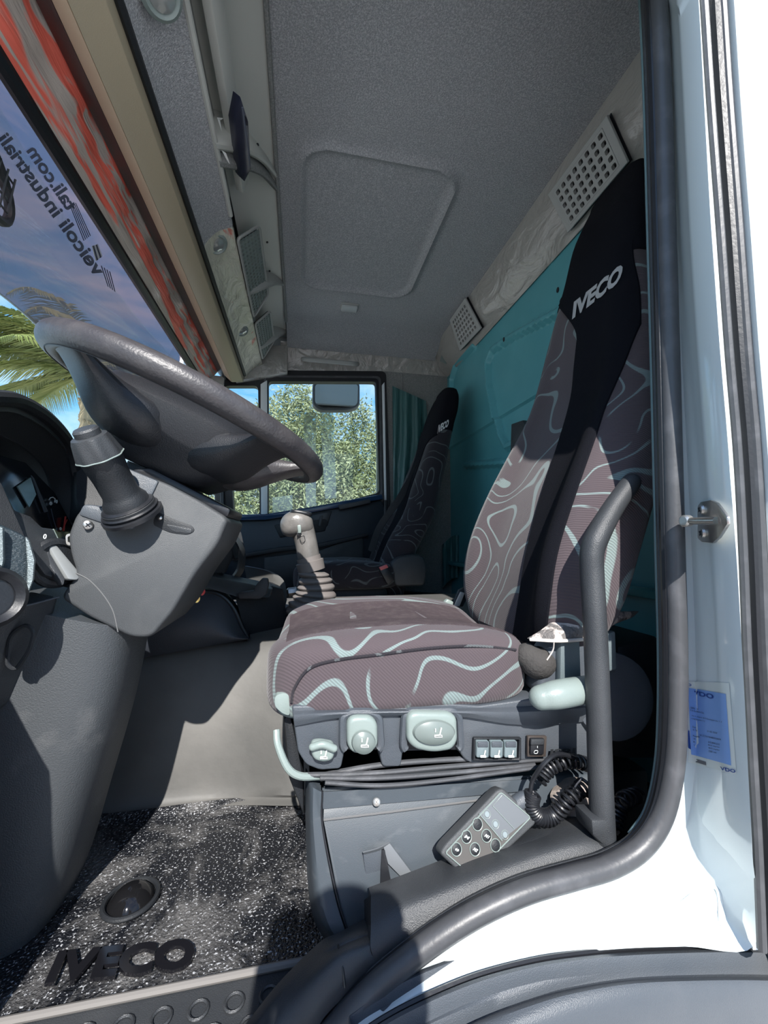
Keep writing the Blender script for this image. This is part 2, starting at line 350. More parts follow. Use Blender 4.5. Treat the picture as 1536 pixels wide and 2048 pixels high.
def ring(outer, inner, dep, bev=.002):
    """frame between two loops with the same point count, thickness dep"""
    b = bmesh.new(); n = len(outer)
    L = [[b.verts.new(Vector(p) + off) for p in loop] for loop, off in ((outer, Vector((0, 0, 0))), (inner, Vector((0, 0, 0))), (inner, dep), (outer, dep))]
    for q in range(4):
        A, B = L[q], L[(q + 1) % 4]
        for i in range(n): b.faces.new((A[i], A[(i + 1) % n], B[(i + 1) % n], B[i]))
    bmesh.ops.recalc_face_normals(b, faces=b.faces); bevel(b, bev, 1, 50); return b
def text_mesh(s, font_off=.02, extrude=0):
    cu = bpy.data.curves.new('t', 'FONT'); cu.body = s; cu.offset = font_off; cu.extrude = extrude; cu.size = 1; cu.resolution_u = 3
    o = bpy.data.objects.new('t', cu); COL.objects.link(o); dg = bpy.context.evaluated_depsgraph_get(); dg.update()
    me = bpy.data.meshes.new_from_object(o.evaluated_get(dg)); bpy.data.objects.remove(o); bpy.data.curves.remove(cu)
    b = bmesh.new(); b.from_mesh(me); bpy.data.meshes.remove(me)
    xs = [v.co.x for v in b.verts]; ys = [v.co.y for v in b.verts]; x0, x1, y0, y1 = min(xs), max(xs), min(ys), max(ys)
    for v in b.verts: v.co.x = (v.co.x - x0) / (x1 - x0); v.co.y = (v.co.y - y0) / (y1 - y0)
    return b
def text3(name, s, o, ux, uy, m, parent=None, off=.02, lift=0, th=.0008):
    """lettering that fills the parallelogram o, ux, uy"""
    b = text_mesh(s, off); n = ux.cross(uy).normalized()
    for v in b.verts: v.co = o + ux * v.co.x + uy * v.co.y + n * lift
    g = bmesh.ops.extrude_face_region(b, geom=list(b.faces)); 
    for v in [q for q in g['geom'] if isinstance(q, bmesh.types.BMVert)]: v.co -= n * th
    return finish(name, b, m, parent)
class Surf:
    def __init__(s, o): 
        b = bmesh.new(); b.from_mesh(o.data)
        for v in b.verts: v.co += WL[o]
        s.t = BVHTree.FromBMesh(b); b.free()
    def at(s, px, py, off=.001):
        d = ray(px, py).normalized(); h = s.t.ray_cast(CAMP, d)
        if h[0] is None: return None
        n = h[1] if h[1].dot(d) < 0 else -h[1]
        return h[0] + n * off
def decal(name, bm2, f, surf, m, parent, off=.001):
    """drape a flat mesh (unit square) over a surface"""
    ok = []
    for v in bm2.verts:
        q = surf.at(*f(v.co.x, v.co.y), off); ok.append(q is not None); v.co = q if q is not None else v.co
    bad = [v for v, k in zip(list(bm2.verts), ok) if not k]
    bmesh.ops.delete(bm2, geom=bad, context='VERTS')
    if not bm2.verts: bm2.free(); return None
    return finish(name, bm2, m, parent)
def quadmap(c):
    """c = four pixel corners: (0,0),(1,0),(1,1),(0,1)"""
    return lambda x, y: tuple((c[0][i] * (1 - x) + c[1][i] * x) * (1 - y) + (c[3][i] * (1 - x) + c[2][i] * x) * y for i in (0, 1))
def sheet(nu, nv): return grid(lambda u, v: Vector((u, v, 0)), nu, nv)
def grille(c, nx, ny, back, hole=.62, diamond=False, th=.006, seg=8):
    """punched plate: c = corner points (0,0),(1,0),(1,1),(0,1); back = vector to the rear"""
    b = bmesh.new(); f = lambda x, y: (c[0] * (1 - x) + c[1] * x) * (1 - y) + (c[3] * (1 - x) + c[2] * x) * y
    bv = back.normalized() * th
    for i in range(nx):
        for j in range(ny):
            cx, cy = (i + .5) / nx, (j + .5) / ny
            O = []; I = []
            for k in range(seg):
                a = 2 * math.pi * k / seg; ca, sa = math.cos(a), math.sin(a); m = max(abs(ca), abs(sa))
                O.append((cx + ca / m * .5 / nx, cy + sa / m * .5 / ny))
                if diamond: q = abs(ca) + abs(sa)
                else: q = (ca ** 4 + sa ** 4) ** .25
                I.append((cx + ca / q * .5 * hole / nx, cy + sa / q * .5 * hole / ny))
            vo = [b.verts.new(f(*p)) for p in O]; vi = [b.verts.new(f(*p)) for p in I]; vb = [b.verts.new(f(*p) + bv) for p in I]
            for k in range(seg):
                l = (k + 1) % seg; b.faces.new((vo[k], vo[l], vi[l], vi[k])); b.faces.new((vi[k], vi[l], vb[l], vb[k]))
    # corners of the cells left by the octagon are closed by a rim strip
    bmesh.ops.remove_doubles(b, verts=b.verts, dist=1e-5)
    return b

# ================================================================== SETTING
gr = finish('ground', grid(lambda u, v: Vector((-40 + 80 * u, -30 + 90 * v, 0)), 8, 8), M_ground, kind='structure')
YD = .52
# ---- floor of the cab with its rubber mat
ZF = -.60
cab = finish('floor', box(V(.15, 1.45, ZF - .035), (1.75, 1.86, .05), bev=0), M_blackd, kind='structure')
def fm(u, v):
    x = -.66 + .88 * u; y = .636 + .419 * v
    z = ZF - .006 + .0015 * math.sin(x * 23) * math.sin(y * 31)
    c = abs(v - .955); z += .012 * math.exp(-(c * 30) ** 2)
    return V(x, y, z)
floor_mat = tag(finish('floor_mat', grid(fm, 90, 50, Vector((0, 0, -.006))), M_mat), 'dusty black rubber floor mat in the driver footwell with raised maker lettering', 'floor mat')
WL[floor_mat] = floor_mat.location.copy()
a, bq, c = PZ(88, 1972, ZF), PZ(385, 1940, ZF), PZ(118, 1905, ZF)
text3('lettering', 'IVECO', a, bq - a, c - a, mat('slick_rubber', (.008, .008, .01), .12), floor_mat, .045, .003, .005)
# chrome dome in the mat
o = PZ(262, 1798, ZF + .0)
finish('fastener_dome', revolve([(.0, .021), (.012, .020), (.022, .015), (.030, .006), (.034, 0)][::-1], o, Vector((0, 0, 1)), 28), mat('wet_black', (.02, .02, .022), .06, .6), floor_mat)
finish('fastener_rim', tube([o + Vector((math.cos(t) * .040, math.sin(t) * .040, 0.001)) for t in [i * math.pi / 16 for i in range(32)]], .004, 8, closed=True), M_blackd, floor_mat)
# step edge plate with raised rings
stp = thing('step_plate', 'ribbed black step plate with raised rings along the door sill in front of the mat', 'step plate', V(-.2, .5, ZF - .05))
def sp_(u, v):
    x = -.75 + .90 * u; y = .35 + .284 * v
    return V(x, y + .015 * math.sin(u * 2), ZF - .004 - .012 * (1 - v))
finish('plate', grid(sp_, 24, 8, Vector((0, 0, -.02))), M_black, stp)
finish('edge_strip', tube([V(-.75 + .1 * i, .637, ZF + .001) for i in range(10)], .005, 8), mat('dusty_edge', (.17, .16, .15), .6), stp)
rg = None
for j in range(4):
    for i in range(17):
        x = -.56 + i * .044 + (j % 2) * .022; y = .606 - j * .031
        if prj(V(x, y, ZF))[0] > 700: continue
        p = V(x, y, ZF - .003 - .012 * (1 - (y - .35) / .284))
        if rg is None:
            rg = finish('ring', tube([p + Vector((math.cos(t) * .0115, math.sin(t) * .0115, .001)) for t in [k * math.pi / 7 for k in range(14)]], .0022, 5, closed=True), M_black, stp); r0 = p
        else:
            q = rg.copy(); COL.objects.link(q); q.location = rg.location + (p - r0)
# ---- engine tunnel
prof = [(1.01, -.60), (1.035, -.585), (1.045, -.50), (1.06, -.42), (1.085, -.34), (1.12, -.285), (1.17, -.262), (1.3, -.252), (1.5, -.243), (1.75, -.240), (1.80, -.26), (1.84, -.34), (1.86, -.60)]
def tn(u, v):
    pr = cr_([Vector((a[0], a[1], 0)) for a in prof], 4); q = pr[min(len(pr) - 1, round(v * (len(pr) - 1)))]
    x = -.68 + 1.5 * u; y, z = q.x, q.y
    if y < 1.3:
        k = math.exp(-((x - .02) / .12) ** 2); y += -.035 * k * (1 if z > -.59 else .6) + .02 * math.cos((x + .3) * 5)
    return V(x, y, z)
finish('engine_tunnel', grid(tn, 60, 48), M_tun, kind='structure')
# ---- ceiling with its hatch outline
def rr_sdf(x, y, cx, cy, hx, hy, r):
    qx, qy = abs(x - cx) - hx + r, abs(y - cy) - hy + r
    return math.hypot(max(qx, 0), max(qy, 0)) + min(max(qx, qy), 0) - r
ZC = 1.14
def ce(u, v):
    x = -.085 + .86 * u; y = .50 + 1.78 * v
    hy = 1.46; sk = (y - hy) * .0
    d = rr_sdf(x, y, .232 + sk, hy, .245, .335, .085)
    z = ZC - .013 * math.exp(-(d / .013) ** 2) + (.006 if d < 0 else 0) * min(1, -d / .02 if d < 0 else 0)
    if y > 2.08: z -= .9 * (y - 2.08) ** 1.6
    return V(x, y, z)
finish('ceiling', grid(ce, 110, 220, Vector((0, 0, .03))), M_felt, kind='structure')
# outer roof skin, and the roof rail above the open door
finish('roof_skin', box(V(.12, 1.42, ZC + .07), (1.56, 1.96, .03), bev=.01), M_white, kind='structure')
finish('roof_rail', box(V(.12, .475, ZC - .08), (1.5, .07, .34), bev=.02), M_white, kind='structure')
# courtesy light on the ceiling
p = PZ(699, 616, ZC - .008); lt = thing('courtesy_light', 'small rounded white lamp on the grey felt ceiling', 'lamp', p)
finish('lamp_base', box(p + Vector((0, 0, .006)), (.088, .062, .012), bev=.005), M_creamd, lt)
finish('lens', box(p + Vector((0, 0, -.003)), (.078, .05, .014), bev=.006, seg=3), mat('lamp_lens', (.42, .45, .45), .3), lt)
# ---- rear upper trim strip and its two grilles
TA, TB = (.76, 1.145), (.862, .985)
def rt(u, v):
    y = .50 + 1.80 * u; k = v
    x = TA[0] + (TB[0] - TA[0]) * k; z = TA[1] + (TB[1] - TA[1]) * k
    s = .010 * math.sin(k * math.pi)
    z -= s; x -= s; 
    return V(x, y, z)
rtrim = finish('trim_1', grid(rt, 120, 10, Vector((.02, 0, .02))), M_filmb, kind='structure'); 
ST = Surf(rtrim)
nt_ = (Vector((TB[0] - TA[0], 0, TB[1] - TA[1])).cross(Vector((0, 1, 0)))).normalized()
for nm, cs, nx, ny, lab in (('a', [(1120, 381), (1218, 252), (1249, 322), (1150, 440)], 8, 5, 'large grey vent grille above the driver seat at the top of the rear wall'), ('b', [(912, 640), (938, 604), (962, 650), (927, 688)], 7, 6, 'small grey vent grille near the far end of the rear wall trim')):
    q = [ST.at(x, y, .024) for x, y in cs]
    if None in q: print('vent miss', nm, q); continue
    ce_ = sum(q, Vector()) / 4; g = thing('vent_grille', lab, 'vent', ce_)
    nn = (q[1] - q[0]).cross(q[3] - q[0]).normalized(); nn = nn if nn.dot(CAMP - ce_) > 0 else -nn
    ox = [ce_ + (a - ce_) * 1.22 for a in q]
    finish('frame', ring([a for a in ox], q, -nn * .008, .001), M_creamd, g)
    finish('grid', grille(q, nx, ny, -nn, .62, th=.012), M_creamd, g)
    finish('backing', prism([a - nn * .016 for a in ox], -nn * .002), M_rubd, g)
# ---- teal rear wall with pressed ribs
XW = .87
def sdseg(p, a, b):
    ab = b - a; t = max(0, min(1, (p - a).dot(ab) / ab.length_squared)); return (p - a - ab * t).length
def yz(px, py): q = PX(px, py, XW); return Vector((q.y, q.z - H))
ribs = [[(1145, 612), (1030, 672), (988, 700), (978, 725), (980, 770), (1000, 870), (1012, 893), (1040, 880)], [(952, 690), (915, 728), (905, 760), (906, 800)], [(1100, 520), (1128, 470)], [(930, 930), (1010, 925)]]
ribs = [[yz(*p) for p in r] for r in ribs]
def rw(u, v):
    y = .62 + 1.70 * u; z = -.62 + 1.64 * v; p = Vector((y, z)); d = 1
    for r in ribs:
        for i in range(len(r) - 1): d = min(d, sdseg(p, r[i], r[i + 1]))
    return V(XW - .024 * math.exp(-(d / .016) ** 4) + (.012 if (y > 1.24 and z < .55) else 0), y, z)
rear = finish('wall_rear', grid(rw, 220, 200, Vector((.02, 0, 0))), M_teal, kind='structure')
SR = Surf(rear)
for px, py in ((1116, 580), (1008, 679), (890, 714)):
    q = SR.at(px, py, .0005)
    if q: 
        s = .010; k = [q + Vector((0, math.cos(t) * s * .7, math.sin(t) * s)) for t in [i * math.pi / 6 for i in range(12)]]
        finish('hole', prism(k, Vector((-.0015, 0, 0))), M_rubd, rear)
# flush dark clips behind the driver seat
finish('back_rest_clip', prism([PX(*p, .84) for p in ((1022, 848), (1045, 840), (1060, 870), (1050, 905), (1020, 915))], Vector((.02, 0, 0)), .004), M_black, rear)
finish('lower_ledge', box(V(XW - .03, 1.45, -.13), (.05, 1.65, .02), bev=.004), M_teal, rear)
# ---- far wall: felt corner post, film-wrapped roof board, passenger door
YF = 2.32
wf = struct('wall_far', V(0, YF, -.6))
def fw(u, v):
    x = -.12 + 1.00 * u; z = 1.10 - .155 * v
    return V(x, YF - .05 + .06 * v + .012 * math.sin(v * 3.1), z)
fu = finish('film_board', grid(fw, 60, 14, Vector((0, .03, 0))), M_filmb, wf)
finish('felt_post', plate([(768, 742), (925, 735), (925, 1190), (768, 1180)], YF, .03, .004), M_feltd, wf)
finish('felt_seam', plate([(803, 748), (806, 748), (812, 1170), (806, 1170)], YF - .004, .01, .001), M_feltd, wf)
finish('lower_board', plate([(440, 1150), (900, 1150), (900, 1400), (440, 1400)], YF + .01, .03, .004), M_blackd, wf)
gh = thing('roof_grab_handle', 'short grey grab handle under clear film above the passenger window', 'handle', P(655, 720, YF - .09))
finish('handle_bar', sausage([P(606, 718, YF - .06), P(616, 719, YF - .10), P(660, 723, YF - .105), P(705, 727, YF - .10), P(715, 728, YF - .06)], .012), M_creamd, gh)
finish('clip_plate', plate([(884, 705), (896, 712), (893, 728), (880, 722)], 2.2, .005, .001), M_lgrey, wf)
# header corner under the film at the passenger A-post
finish('corner_board', plate([(478, 690), (575, 690), (575, 745), (470, 762)], YF - .06, .06, .006), M_filmb, wf)
# passenger door
d1 = struct('door_1', V(.2, YF, -.6))
def dloop(pts, Y, r): return roundp(pp(pts, Y), r, 5)
mo = dloop([(520, 740), (772, 742), (781, 1010), (771, 1022), (520, 1046)], YF - .02, .03)
mi = dloop([(537, 762), (752, 763), (758, 985), (700, 1000), (537, 1032)], YF - .02, .022)
finish('window_seal', ring(mo, mi, Vector((0, .05, 0)), .003), M_rubd, d1)
mo2 = dloop([(528, 750), (762, 752), (766, 992), (705, 1008), (528, 1042)], YF - .028, .03)
mi2 = dloop([(531, 754), (758, 756), (762, 990), (703, 1004), (531, 1038)], YF - .028, .03)
finish('seal_lip', ring(mo2, mi2, Vector((0, .02, 0)), .001), M_rub, d1)
finish('door_glass', plate([(530, 755), (760, 757), (764, 995), (530, 1040)], YF + .012, .004, 0), M_gl, d1)
finish('door_frame_edge', plate([(764, 770), (769, 764), (774, 1040), (770, 1040)], YF - .03, .03, .002), M_whitein, d1)
finish('division_bar', plate([(521, 768), (534, 760), (535, 1036), (522, 1038)], YF - .03, .04, .003), M_whitein, d1)
w1 = struct('window_1', V(-.3, YF, 0))
qo = dloop([(440, 752), (526, 760), (527, 1042), (440, 1046)], YF - .02, .02)
qi = dloop([(448, 771), (516, 771), (519, 1030), (448, 1034)], YF - .02, .028)
finish('seal', ring(qo, qi, Vector((0, .05, 0)), .003), M_rubd, w1)
finish('pane', plate([(445, 765), (522, 765), (522, 1036), (445, 1040)], YF + .012, .004, 0), M_gl, w1)
# tape marks left on the glass
for c in ([(607, 826), (632, 824), (632, 1012), (612, 1014)], [(640, 824), (667, 826), (673, 996), (650, 998)], [(545, 995), (585, 990), (585, 1022), (545, 1028)]):
    finish('tape_mark', plate(c, YF + .008, .001, 0), M_tapeg, d1)
# door trim panel
def dp(name, pts, Y, dep, m, bev=.006): return finish(name, plate(pts, Y, dep, bev), m, d1)
dp('trim_panel', [(430, 1040), (530, 1038), (620, 1022), (764, 1000), (772, 1020), (774, 1180), (430, 1185)], YF - .045, .05, mat('door_trim', (.020, .028, .038), .42, bump=(400, .2)), .012)
dp('window_ledge', [(430, 1030), (530, 1028), (620, 1014), (764, 988), (767, 998), (620, 1026), (530, 1040), (430, 1042)], YF - .075, .07, M_blue, .006)
dp('armrest_ledge', [(458, 1112), (560, 1094), (640, 1086), (735, 1066), (738, 1072), (640, 1096), (560, 1104), (460, 1120)], YF - .085, .04, M_blackd, .005)
dp('pocket_panel', [(528, 1115), (640, 1100), (722, 1070), (728, 1080), (724, 1165), (528, 1178)], YF - .065, .02, M_black, .006)
dp('handle_bowl', [(548, 1050), (650, 1038), (656, 1042), (650, 1062), (560, 1075)], YF - .055, .012, M_blackd, .004)
dp('handle_recess', [(622, 1030), (664, 1022), (655, 1052), (628, 1056)], YF - .052, .01, M_rubd, .003)
dp('pull_handle', [(640, 1032), (646, 1031), (642, 1052), (637, 1052)], YF - .07, .02, M_black, .002)
dp('rear_grip', [(676, 1010), (740, 998), (742, 1006), (680, 1020)], YF - .09, .05, M_black, .006)
dp('seal_strip', [(768, 1000), (776, 1000), (776, 1180), (768, 1180)], YF - .05, .04, M_rubd, .003)
# pillar at the passenger front corner
ap = finish('pillar_far', prism([P(405, 752, YF - .01), P(440, 752, YF - .01), P(452, 800, YF - .01), P(470, 1050, YF - .01), P(430, 1050, YF), P(425, 850, YF)], Vector((0, .06, 0)), .008), M_rubd, kind='structure')
finish('pillar_cap', plate([(404, 748), (450, 752), (447, 772), (402, 778)], YF - .03, .04, .006), M_cream, ap)
# ---- windscreen
def bow(y): return 1 - ((y - 1.42) / .95) ** 2
def ws(y, z): return -.515 - .10 * bow(y) - .42 * (.82 - z)
finish('windscreen', grid(lambda u, v: V(ws(.50 + 1.84 * u, .83 - .83 * v), .50 + 1.84 * u, .83 - .83 * v), 30, 10, Vector((-.006, 0, 0))), M_wgl, kind='structure')
fwall = finish('wall_front', box(V(-.84, 1.42, -.36), (.34, 1.86, .62), bev=.01), M_blackd, kind='structure')
finish('front_skin', box(V(-1.02, 1.42, -.2), (.05, 1.95, .44), bev=.01), M_white, kind='structure')
# near front post
finish('pillar_near', prism([V(-.50, .46, 1.1), V(-.60, .46, 1.1), V(-.98, .46, -.6), V(-.60, .46, -.6), V(-.60, .46, 0)], Vector((0, .07, 0)), .01), M_white, kind='structure')
finish('shade_post', prism([V(-.385, .44, -.14), V(-.48, .44, .05), V(-.8, .44, .05), V(-.8, .44, -1.0), V(-.385, .44, -1.0)], Vector((0, .06, 0)), .01), M_black, kind='structure')  # unseen post added to shade the column leg and footwell
# far and rear outside skins close the shell
finish('outer_skin_far', prism([V(.44, YF + .05, 1.2), V(.92, YF + .05, 1.2), V(.92, YF + .05, -.7), V(-.95, YF + .05, -.7), V(-.95, YF + .05, .02), V(-.44, YF + .05, .085), V(-.2, YF + .05, .09), V(.44, YF + .05, .24)], Vector((0, .02, 0))), M_white, kind='structure')
finish('outer_skin_far_top', box(V(-.06, YF + .06, 1.065), (1.2, .03, .25), bev=0), M_white, kind='structure')
finish('outer_skin_rear', box(V(.93, 1.42, .2), (.03, 1.9, 2.0), bev=0), M_white, kind='structure')
finish('roof_front', box(V(-.30, 1.42, 1.19), (.50, 1.9, .04), bev=.01), M_white, kind='structure')
finish('front_header', prism([V(-.505, .48, .83), V(-.53, .48, .83), V(-.56, .48, 1.2), V(-.5, .48, 1.2)], Vector((0, 1.86, 0)), .006), M_white, kind='structure')
# ---- header: film-covered board, dark slot, beige bar
hd = struct('header', V(-.45, 1.4, .9))
def hb(u, v):
    y = .50 + 1.80 * u; t = v
    x = -.505 + .085 * t - .085 * bow(y) * (1 - t) * .0; z = .815 + .125 * t + .022 * math.sin(t * math.pi)
    f = .006 * math.sin(y * 31 + t * 5) * math.sin(t * math.pi) + .004 * math.sin(y * 67 - t * 9) * math.sin(t * math.pi)
    return V(x, y, z + f)
finish('film_cover', grid(hb, 160, 16, Vector((-.02, 0, .03))), M_filmr, hd)
finish('screen_seal', tube([V(-.508, .5 + .1 * i, .806) for i in range(19)], .016, 10), M_rubd, hd)
finish('slot', prism([V(-.446, .5, .902), V(-.402, .5, .862), V(-.385, .5, .95), V(-.425, .5, .97)], Vector((0, 1.82, 0))), M_rubd, hd)
def bar_(name, sec, m):
    return finish(name, prism([V(x, .50, z) for x, z in sec], Vector((0, 1.72, 0)), .003), m, rb)
rb = thing('sunblind_housing', 'long beige angular sunblind housing running across under the header', 'sunblind', V(-.34, 1.36, .82))
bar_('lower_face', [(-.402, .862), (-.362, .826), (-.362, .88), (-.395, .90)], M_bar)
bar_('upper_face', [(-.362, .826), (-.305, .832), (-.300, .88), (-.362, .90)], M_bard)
# brush strip along the bar
finish('brush_strip', tube([V(-.296, .5 + .1 * i, .862) for i in range(18)], .008, 6), M_blackd, rb)
# ---- overhead console: felt front, shelf, speaker bays, film-covered far end
con = thing('overhead_console', 'grey overhead storage console above the windscreen with open shelf and speaker bays', 'console', V(-.2, 1.36, .95))
YS0, YS1 = .56, 1.235                      # open shelf
YB0, YB1 = 1.30, 1.74                      # first speaker bay
YC0, YC1 = 1.84, 2.16                      # second speaker bay
CF = [(-.30, .868), (-.285, .90), (-.255, .935), (-.215, .955)]      # felt front section
def lip(y):
    """how far the open side of a bay cuts into the front: rounded bay ends"""
    return 0
def cf(u, v, y0, y1, bulge=0):
    y = y0 + (y1 - y0) * u; q = cr_([Vector((a[0], a[1], 0)) for a in CF], 4); k = v * (len(q) - 1); i = min(int(k), len(q) - 2); p = q[i].lerp(q[i + 1], k - i)
    return V(p.x, y, p.y - bulge * math.sin(v * math.pi) * (.5 + .5 * math.sin(y * 9)))
finish('felt_front', grid(lambda u, v: cf(u, v, .50, 1.27), 50, 12, Vector((.0, 0, .012))), M_felt, con)
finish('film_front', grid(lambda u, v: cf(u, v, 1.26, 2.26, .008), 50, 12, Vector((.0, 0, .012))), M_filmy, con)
# ceiling-side back panel of the bays (cream in the open shelf)
finish('back_panel', grid(lambda u, v: V(-.225 + .135 * v, .50 + 1.78 * u, 1.06 + .078 * v + .01 * math.sin(v * 3)), 40, 6, Vector((0, 0, .02))), M_cream, con)
finish('front_lip', tube([V(-.212, YS0 - .06, .958), V(-.214, YS1 - .02, .956)], .007, 8), M_cream, con)
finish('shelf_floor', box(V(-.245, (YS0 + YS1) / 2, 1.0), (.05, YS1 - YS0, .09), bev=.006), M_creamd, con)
finish('shelf_rib', box(V(-.178, .93, 1.035), (.022, .52, .05), Matrix.Rotation(.35, 3, 'Y'), .004), M_cream, con)
def bay_wall(name, y, dy, m, yb=None):
    """curved end wall of a bay, sweeping from the front lip back to the ceiling"""
    def f(u, v):
        s = u; x = -.300 + .215 * s; yy = y + dy * (s ** 2.2)
        z = .872 + .083 * min(1, s / .4) + (1.136 - .955) * max(0, (s - .4) / .6) ** .9
        return V(x, yy + .03 * v, z + .0 * v - .002)
    rails = []
    A = [(-.214, .954, 0), (-.185, .985, .012), (-.150, 1.03, .03), (-.118, 1.085, .06), (-.088, 1.138, .10)]
    q = [V(a[0], y - dy * (1 - a[2] * 10), a[1]) for a in A]
    q2 = [p + Vector((0, .032, 0)) for p in q]; q3 = [p + Vector((-.03, .035, .055)) for p in q2]; q0 = [p + Vector((-.03, -.002, .055)) for p in q]
    finish(name, ribbon([q0, q, q2, q3], Vector((-.012, 0, .02)), 5, 3), m, con)
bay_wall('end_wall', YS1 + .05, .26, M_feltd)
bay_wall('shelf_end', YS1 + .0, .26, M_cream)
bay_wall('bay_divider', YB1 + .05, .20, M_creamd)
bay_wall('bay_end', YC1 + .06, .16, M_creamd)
def speaker(y0, y1, lab):
    yc = (y0 + y1) / 2
    a, b_ = Vector((-.205, 0, .955)), Vector((-.150, 0, 1.045))
    c = [V(a.x, y0, a.z), V(a.x, y1, a.z), V(b_.x, y1 - .02, b_.z), V(b_.x, y0 + .05, b_.z)]
    n = (c[1] - c[0]).cross(c[3] - c[0]).normalized(); n = n if n.dot(CAMP - c[0]) > 0 else -n
    ce_ = sum(c, Vector()) / 4
    rim = roundp([ce_ + (q - ce_) * 1.07 for q in c], .02)
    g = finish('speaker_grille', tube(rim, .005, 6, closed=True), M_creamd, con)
    finish('mesh', grille(c, round((y1 - y0) / .020), 6, -n, .80, True, .006), M_lgrey, g)
    finish('cone', prism([q - n * .010 for q in c], -n * .003), M_rubd, g)
speaker(YB0 + .02, YB1 + .02, 'honeycomb speaker grille in the nearer console bay, just past the shelf')
speaker(YC0 + .0, YC1 + .02, 'honeycomb speaker grille in the farther console bay near the passenger door')
# rail between console and ceiling, with screws
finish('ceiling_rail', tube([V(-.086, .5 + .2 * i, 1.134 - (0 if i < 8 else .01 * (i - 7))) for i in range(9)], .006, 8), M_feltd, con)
for px, py, Y in ((512, 283, .99), (532, 480, 1.5), (537, 538, 1.75), (553, 661, 2.1)):
    q = PP(px, py, V(-.15, 1, 1.10), Vector((.5, 0, -.86))); finish('screw', revolve([(.004, 0), (.004, .003), (.002, .004)], q + Vector((.004, 0, -.007)), Vector((.3, 0, -.9)), 10), M_rubd, con)
# things lying in the shelf
tb = thing('tablet', 'dark navy flat device case standing in the open overhead shelf', 'device', P(487, 280, .98))
finish('case', plate([(470, 242, .92), (481, 192, .86), (497, 244, .90), (503, 338, 1.05), (490, 364, 1.10), (482, 355, 1.10)], 1, 0, .003, d=Vector((-.018, .01, .022))), mat('navy_case', (.012, .014, .035), .3), tb)
finish('edge', tube([P(485, 215, .87), P(497, 300, .97), P(500, 335, 1.03)], .002, 6), M_inkg, tb)
for k, (c, lab) in enumerate((([(434, 235, .87), (443, 262, .90), (440, 240, .88), (446, 236, .87)], 'folded white paper sticking up in the overhead shelf'), ([(443, 300, .97), (456, 324, 1.0), (460, 328, 1.0), (452, 306, .98)], 'curled white paper slip at the lip of the overhead shelf'))):
    tag(finish('paper_slip', prism([P(*q) for q in c], Vector((.0, .002, .001)), 0), mat('paper', (.6, .6, .58), .8), None), lab, 'paper')
# console lamps sunk in the film
for px, py, r_, lab in ((433, 488, .030, 'round clear roof lamp in crumpled film on the console, nearer of two'), (484, 662, .026, 'round clear roof lamp in crumpled film on the console, farther of two'), (322, -12, .030, 'pale round roof lamp at the top edge of the felt console front')):
    q = PP(px, py, V(-.255, 1, .93), Vector((.45, 0, -.9))) if py > 0 else P(px, py, .69)
    n = Vector((.42, -.3, -.85)).normalized()
    g = finish('reading_lamp', revolve([(r_ * 1.1, 0), (r_ * 1.15, .004), (r_ * .95, .010), (r_ * .78, .006)], q - n * .004, n, 28), M_lgrey, con)
    finish('lens', revolve([(r_ * .78, .004), (r_ * .7, .009), (r_ * .35, .013), (0, .014)], q - n * .004, n, 28), mat('clear_lens', (.4, .42, .4), .08, .5), g)

# ---- exterior sun visor over the windscreen, with mirrored lettering (reads from the street)
vs_ = thing('sun_visor', 'dark tinted outside visor above the windscreen with lettering seen from behind', 'visor', V(-.68, 1.4, .6))
VR0 = lambda y: Vector((-.60 - .07 * bow(y), y, 1.10 + H))
VRpx = [(-150, 330), (-60, 440), (0, 512), (70, 590), (140, 688), (200, 782), (262, 880)]
VRY = [.62, .76, .90, 1.12, 1.38, 1.66, 2.02]
low = cr_([P(a[0], a[1], y) for a, y in zip(VRpx, VRY)][:-1] + [V(-.735, 1.95, .545), V(-.68, 2.30, .56)], 6)
for q in low: q.x = min(q.x, ws(q.y, q.z - H) - .03)
def vsf(u, v):
    q = low[round(u * (len(low) - 1))]; a = VR0(q.y); return a.lerp(q, v) + Vector((-.015 * math.sin(v * math.pi), 0, 0))
sheet_ = finish('tinted_sheet', grid(vsf, len(low) - 1, 8), M_vis, vs_)
finish('edge_bead', tube(low, .0025, 6), mat('clear_edge', (.5, .55, .6), .2), vs_)
SV = Surf(sheet_)
def vtext(s, y0, y1, z0, z1, off=.03):
    b = text_mesh(s, off)
    for v in b.verts:
        y = y0 + (y1 - y0) * v.co.x; z = z0 + (z1 - z0) * v.co.y; o = V(-.3, y, z); h = SV.t.ray_cast(o, Vector((-1, 0, 0)))
        v.co = (h[0] + Vector((.0015, 0, 0))) if h[0] else o + Vector((-.4, 0, 0))
    finish('lettering', b, mat('visor_ink', (.02, .025, .06), .5), vs_, smooth=False)
for s_, c in (('veicoli industriali', [(190, 556), (-8, 278), (14, 262), (212, 540)]), ('tali.com', [(134, 425), (50, 302), (72, 287), (156, 410)])):
    b = text_mesh(s_, .03); bmesh.ops.subdivide_edges(b, edges=b.edges, cuts=1); decal('lettering', b, quadmap(c), SV, mat('visor_ink', (.02, .025, .06), .5), vs_, .002)
br = finish('reflected_frame', tube([V(-.60, .80, .80), V(-.62, .93, .78), V(-.635, 1.0, .73), V(-.635, .98, .68), V(-.62, .86, .66)], .010, 8, 5), M_black, vs_)  # solid tubes and mesh modelled in place of a reflection in the visor
bm = bmesh.new()
for i in range(9):
    y = .80 + .022 * i; add_tube(bm, [V(-.612, y, .80 - .01 * i * .3), V(-.63, y + .01, .70)], .0022, 5)
for i in range(5): add_tube(bm, [V(-.615 - .004 * i, .79, .79 - .022 * i), V(-.62 - .003 * i, .985, .77 - .022 * i)], .0022, 5)
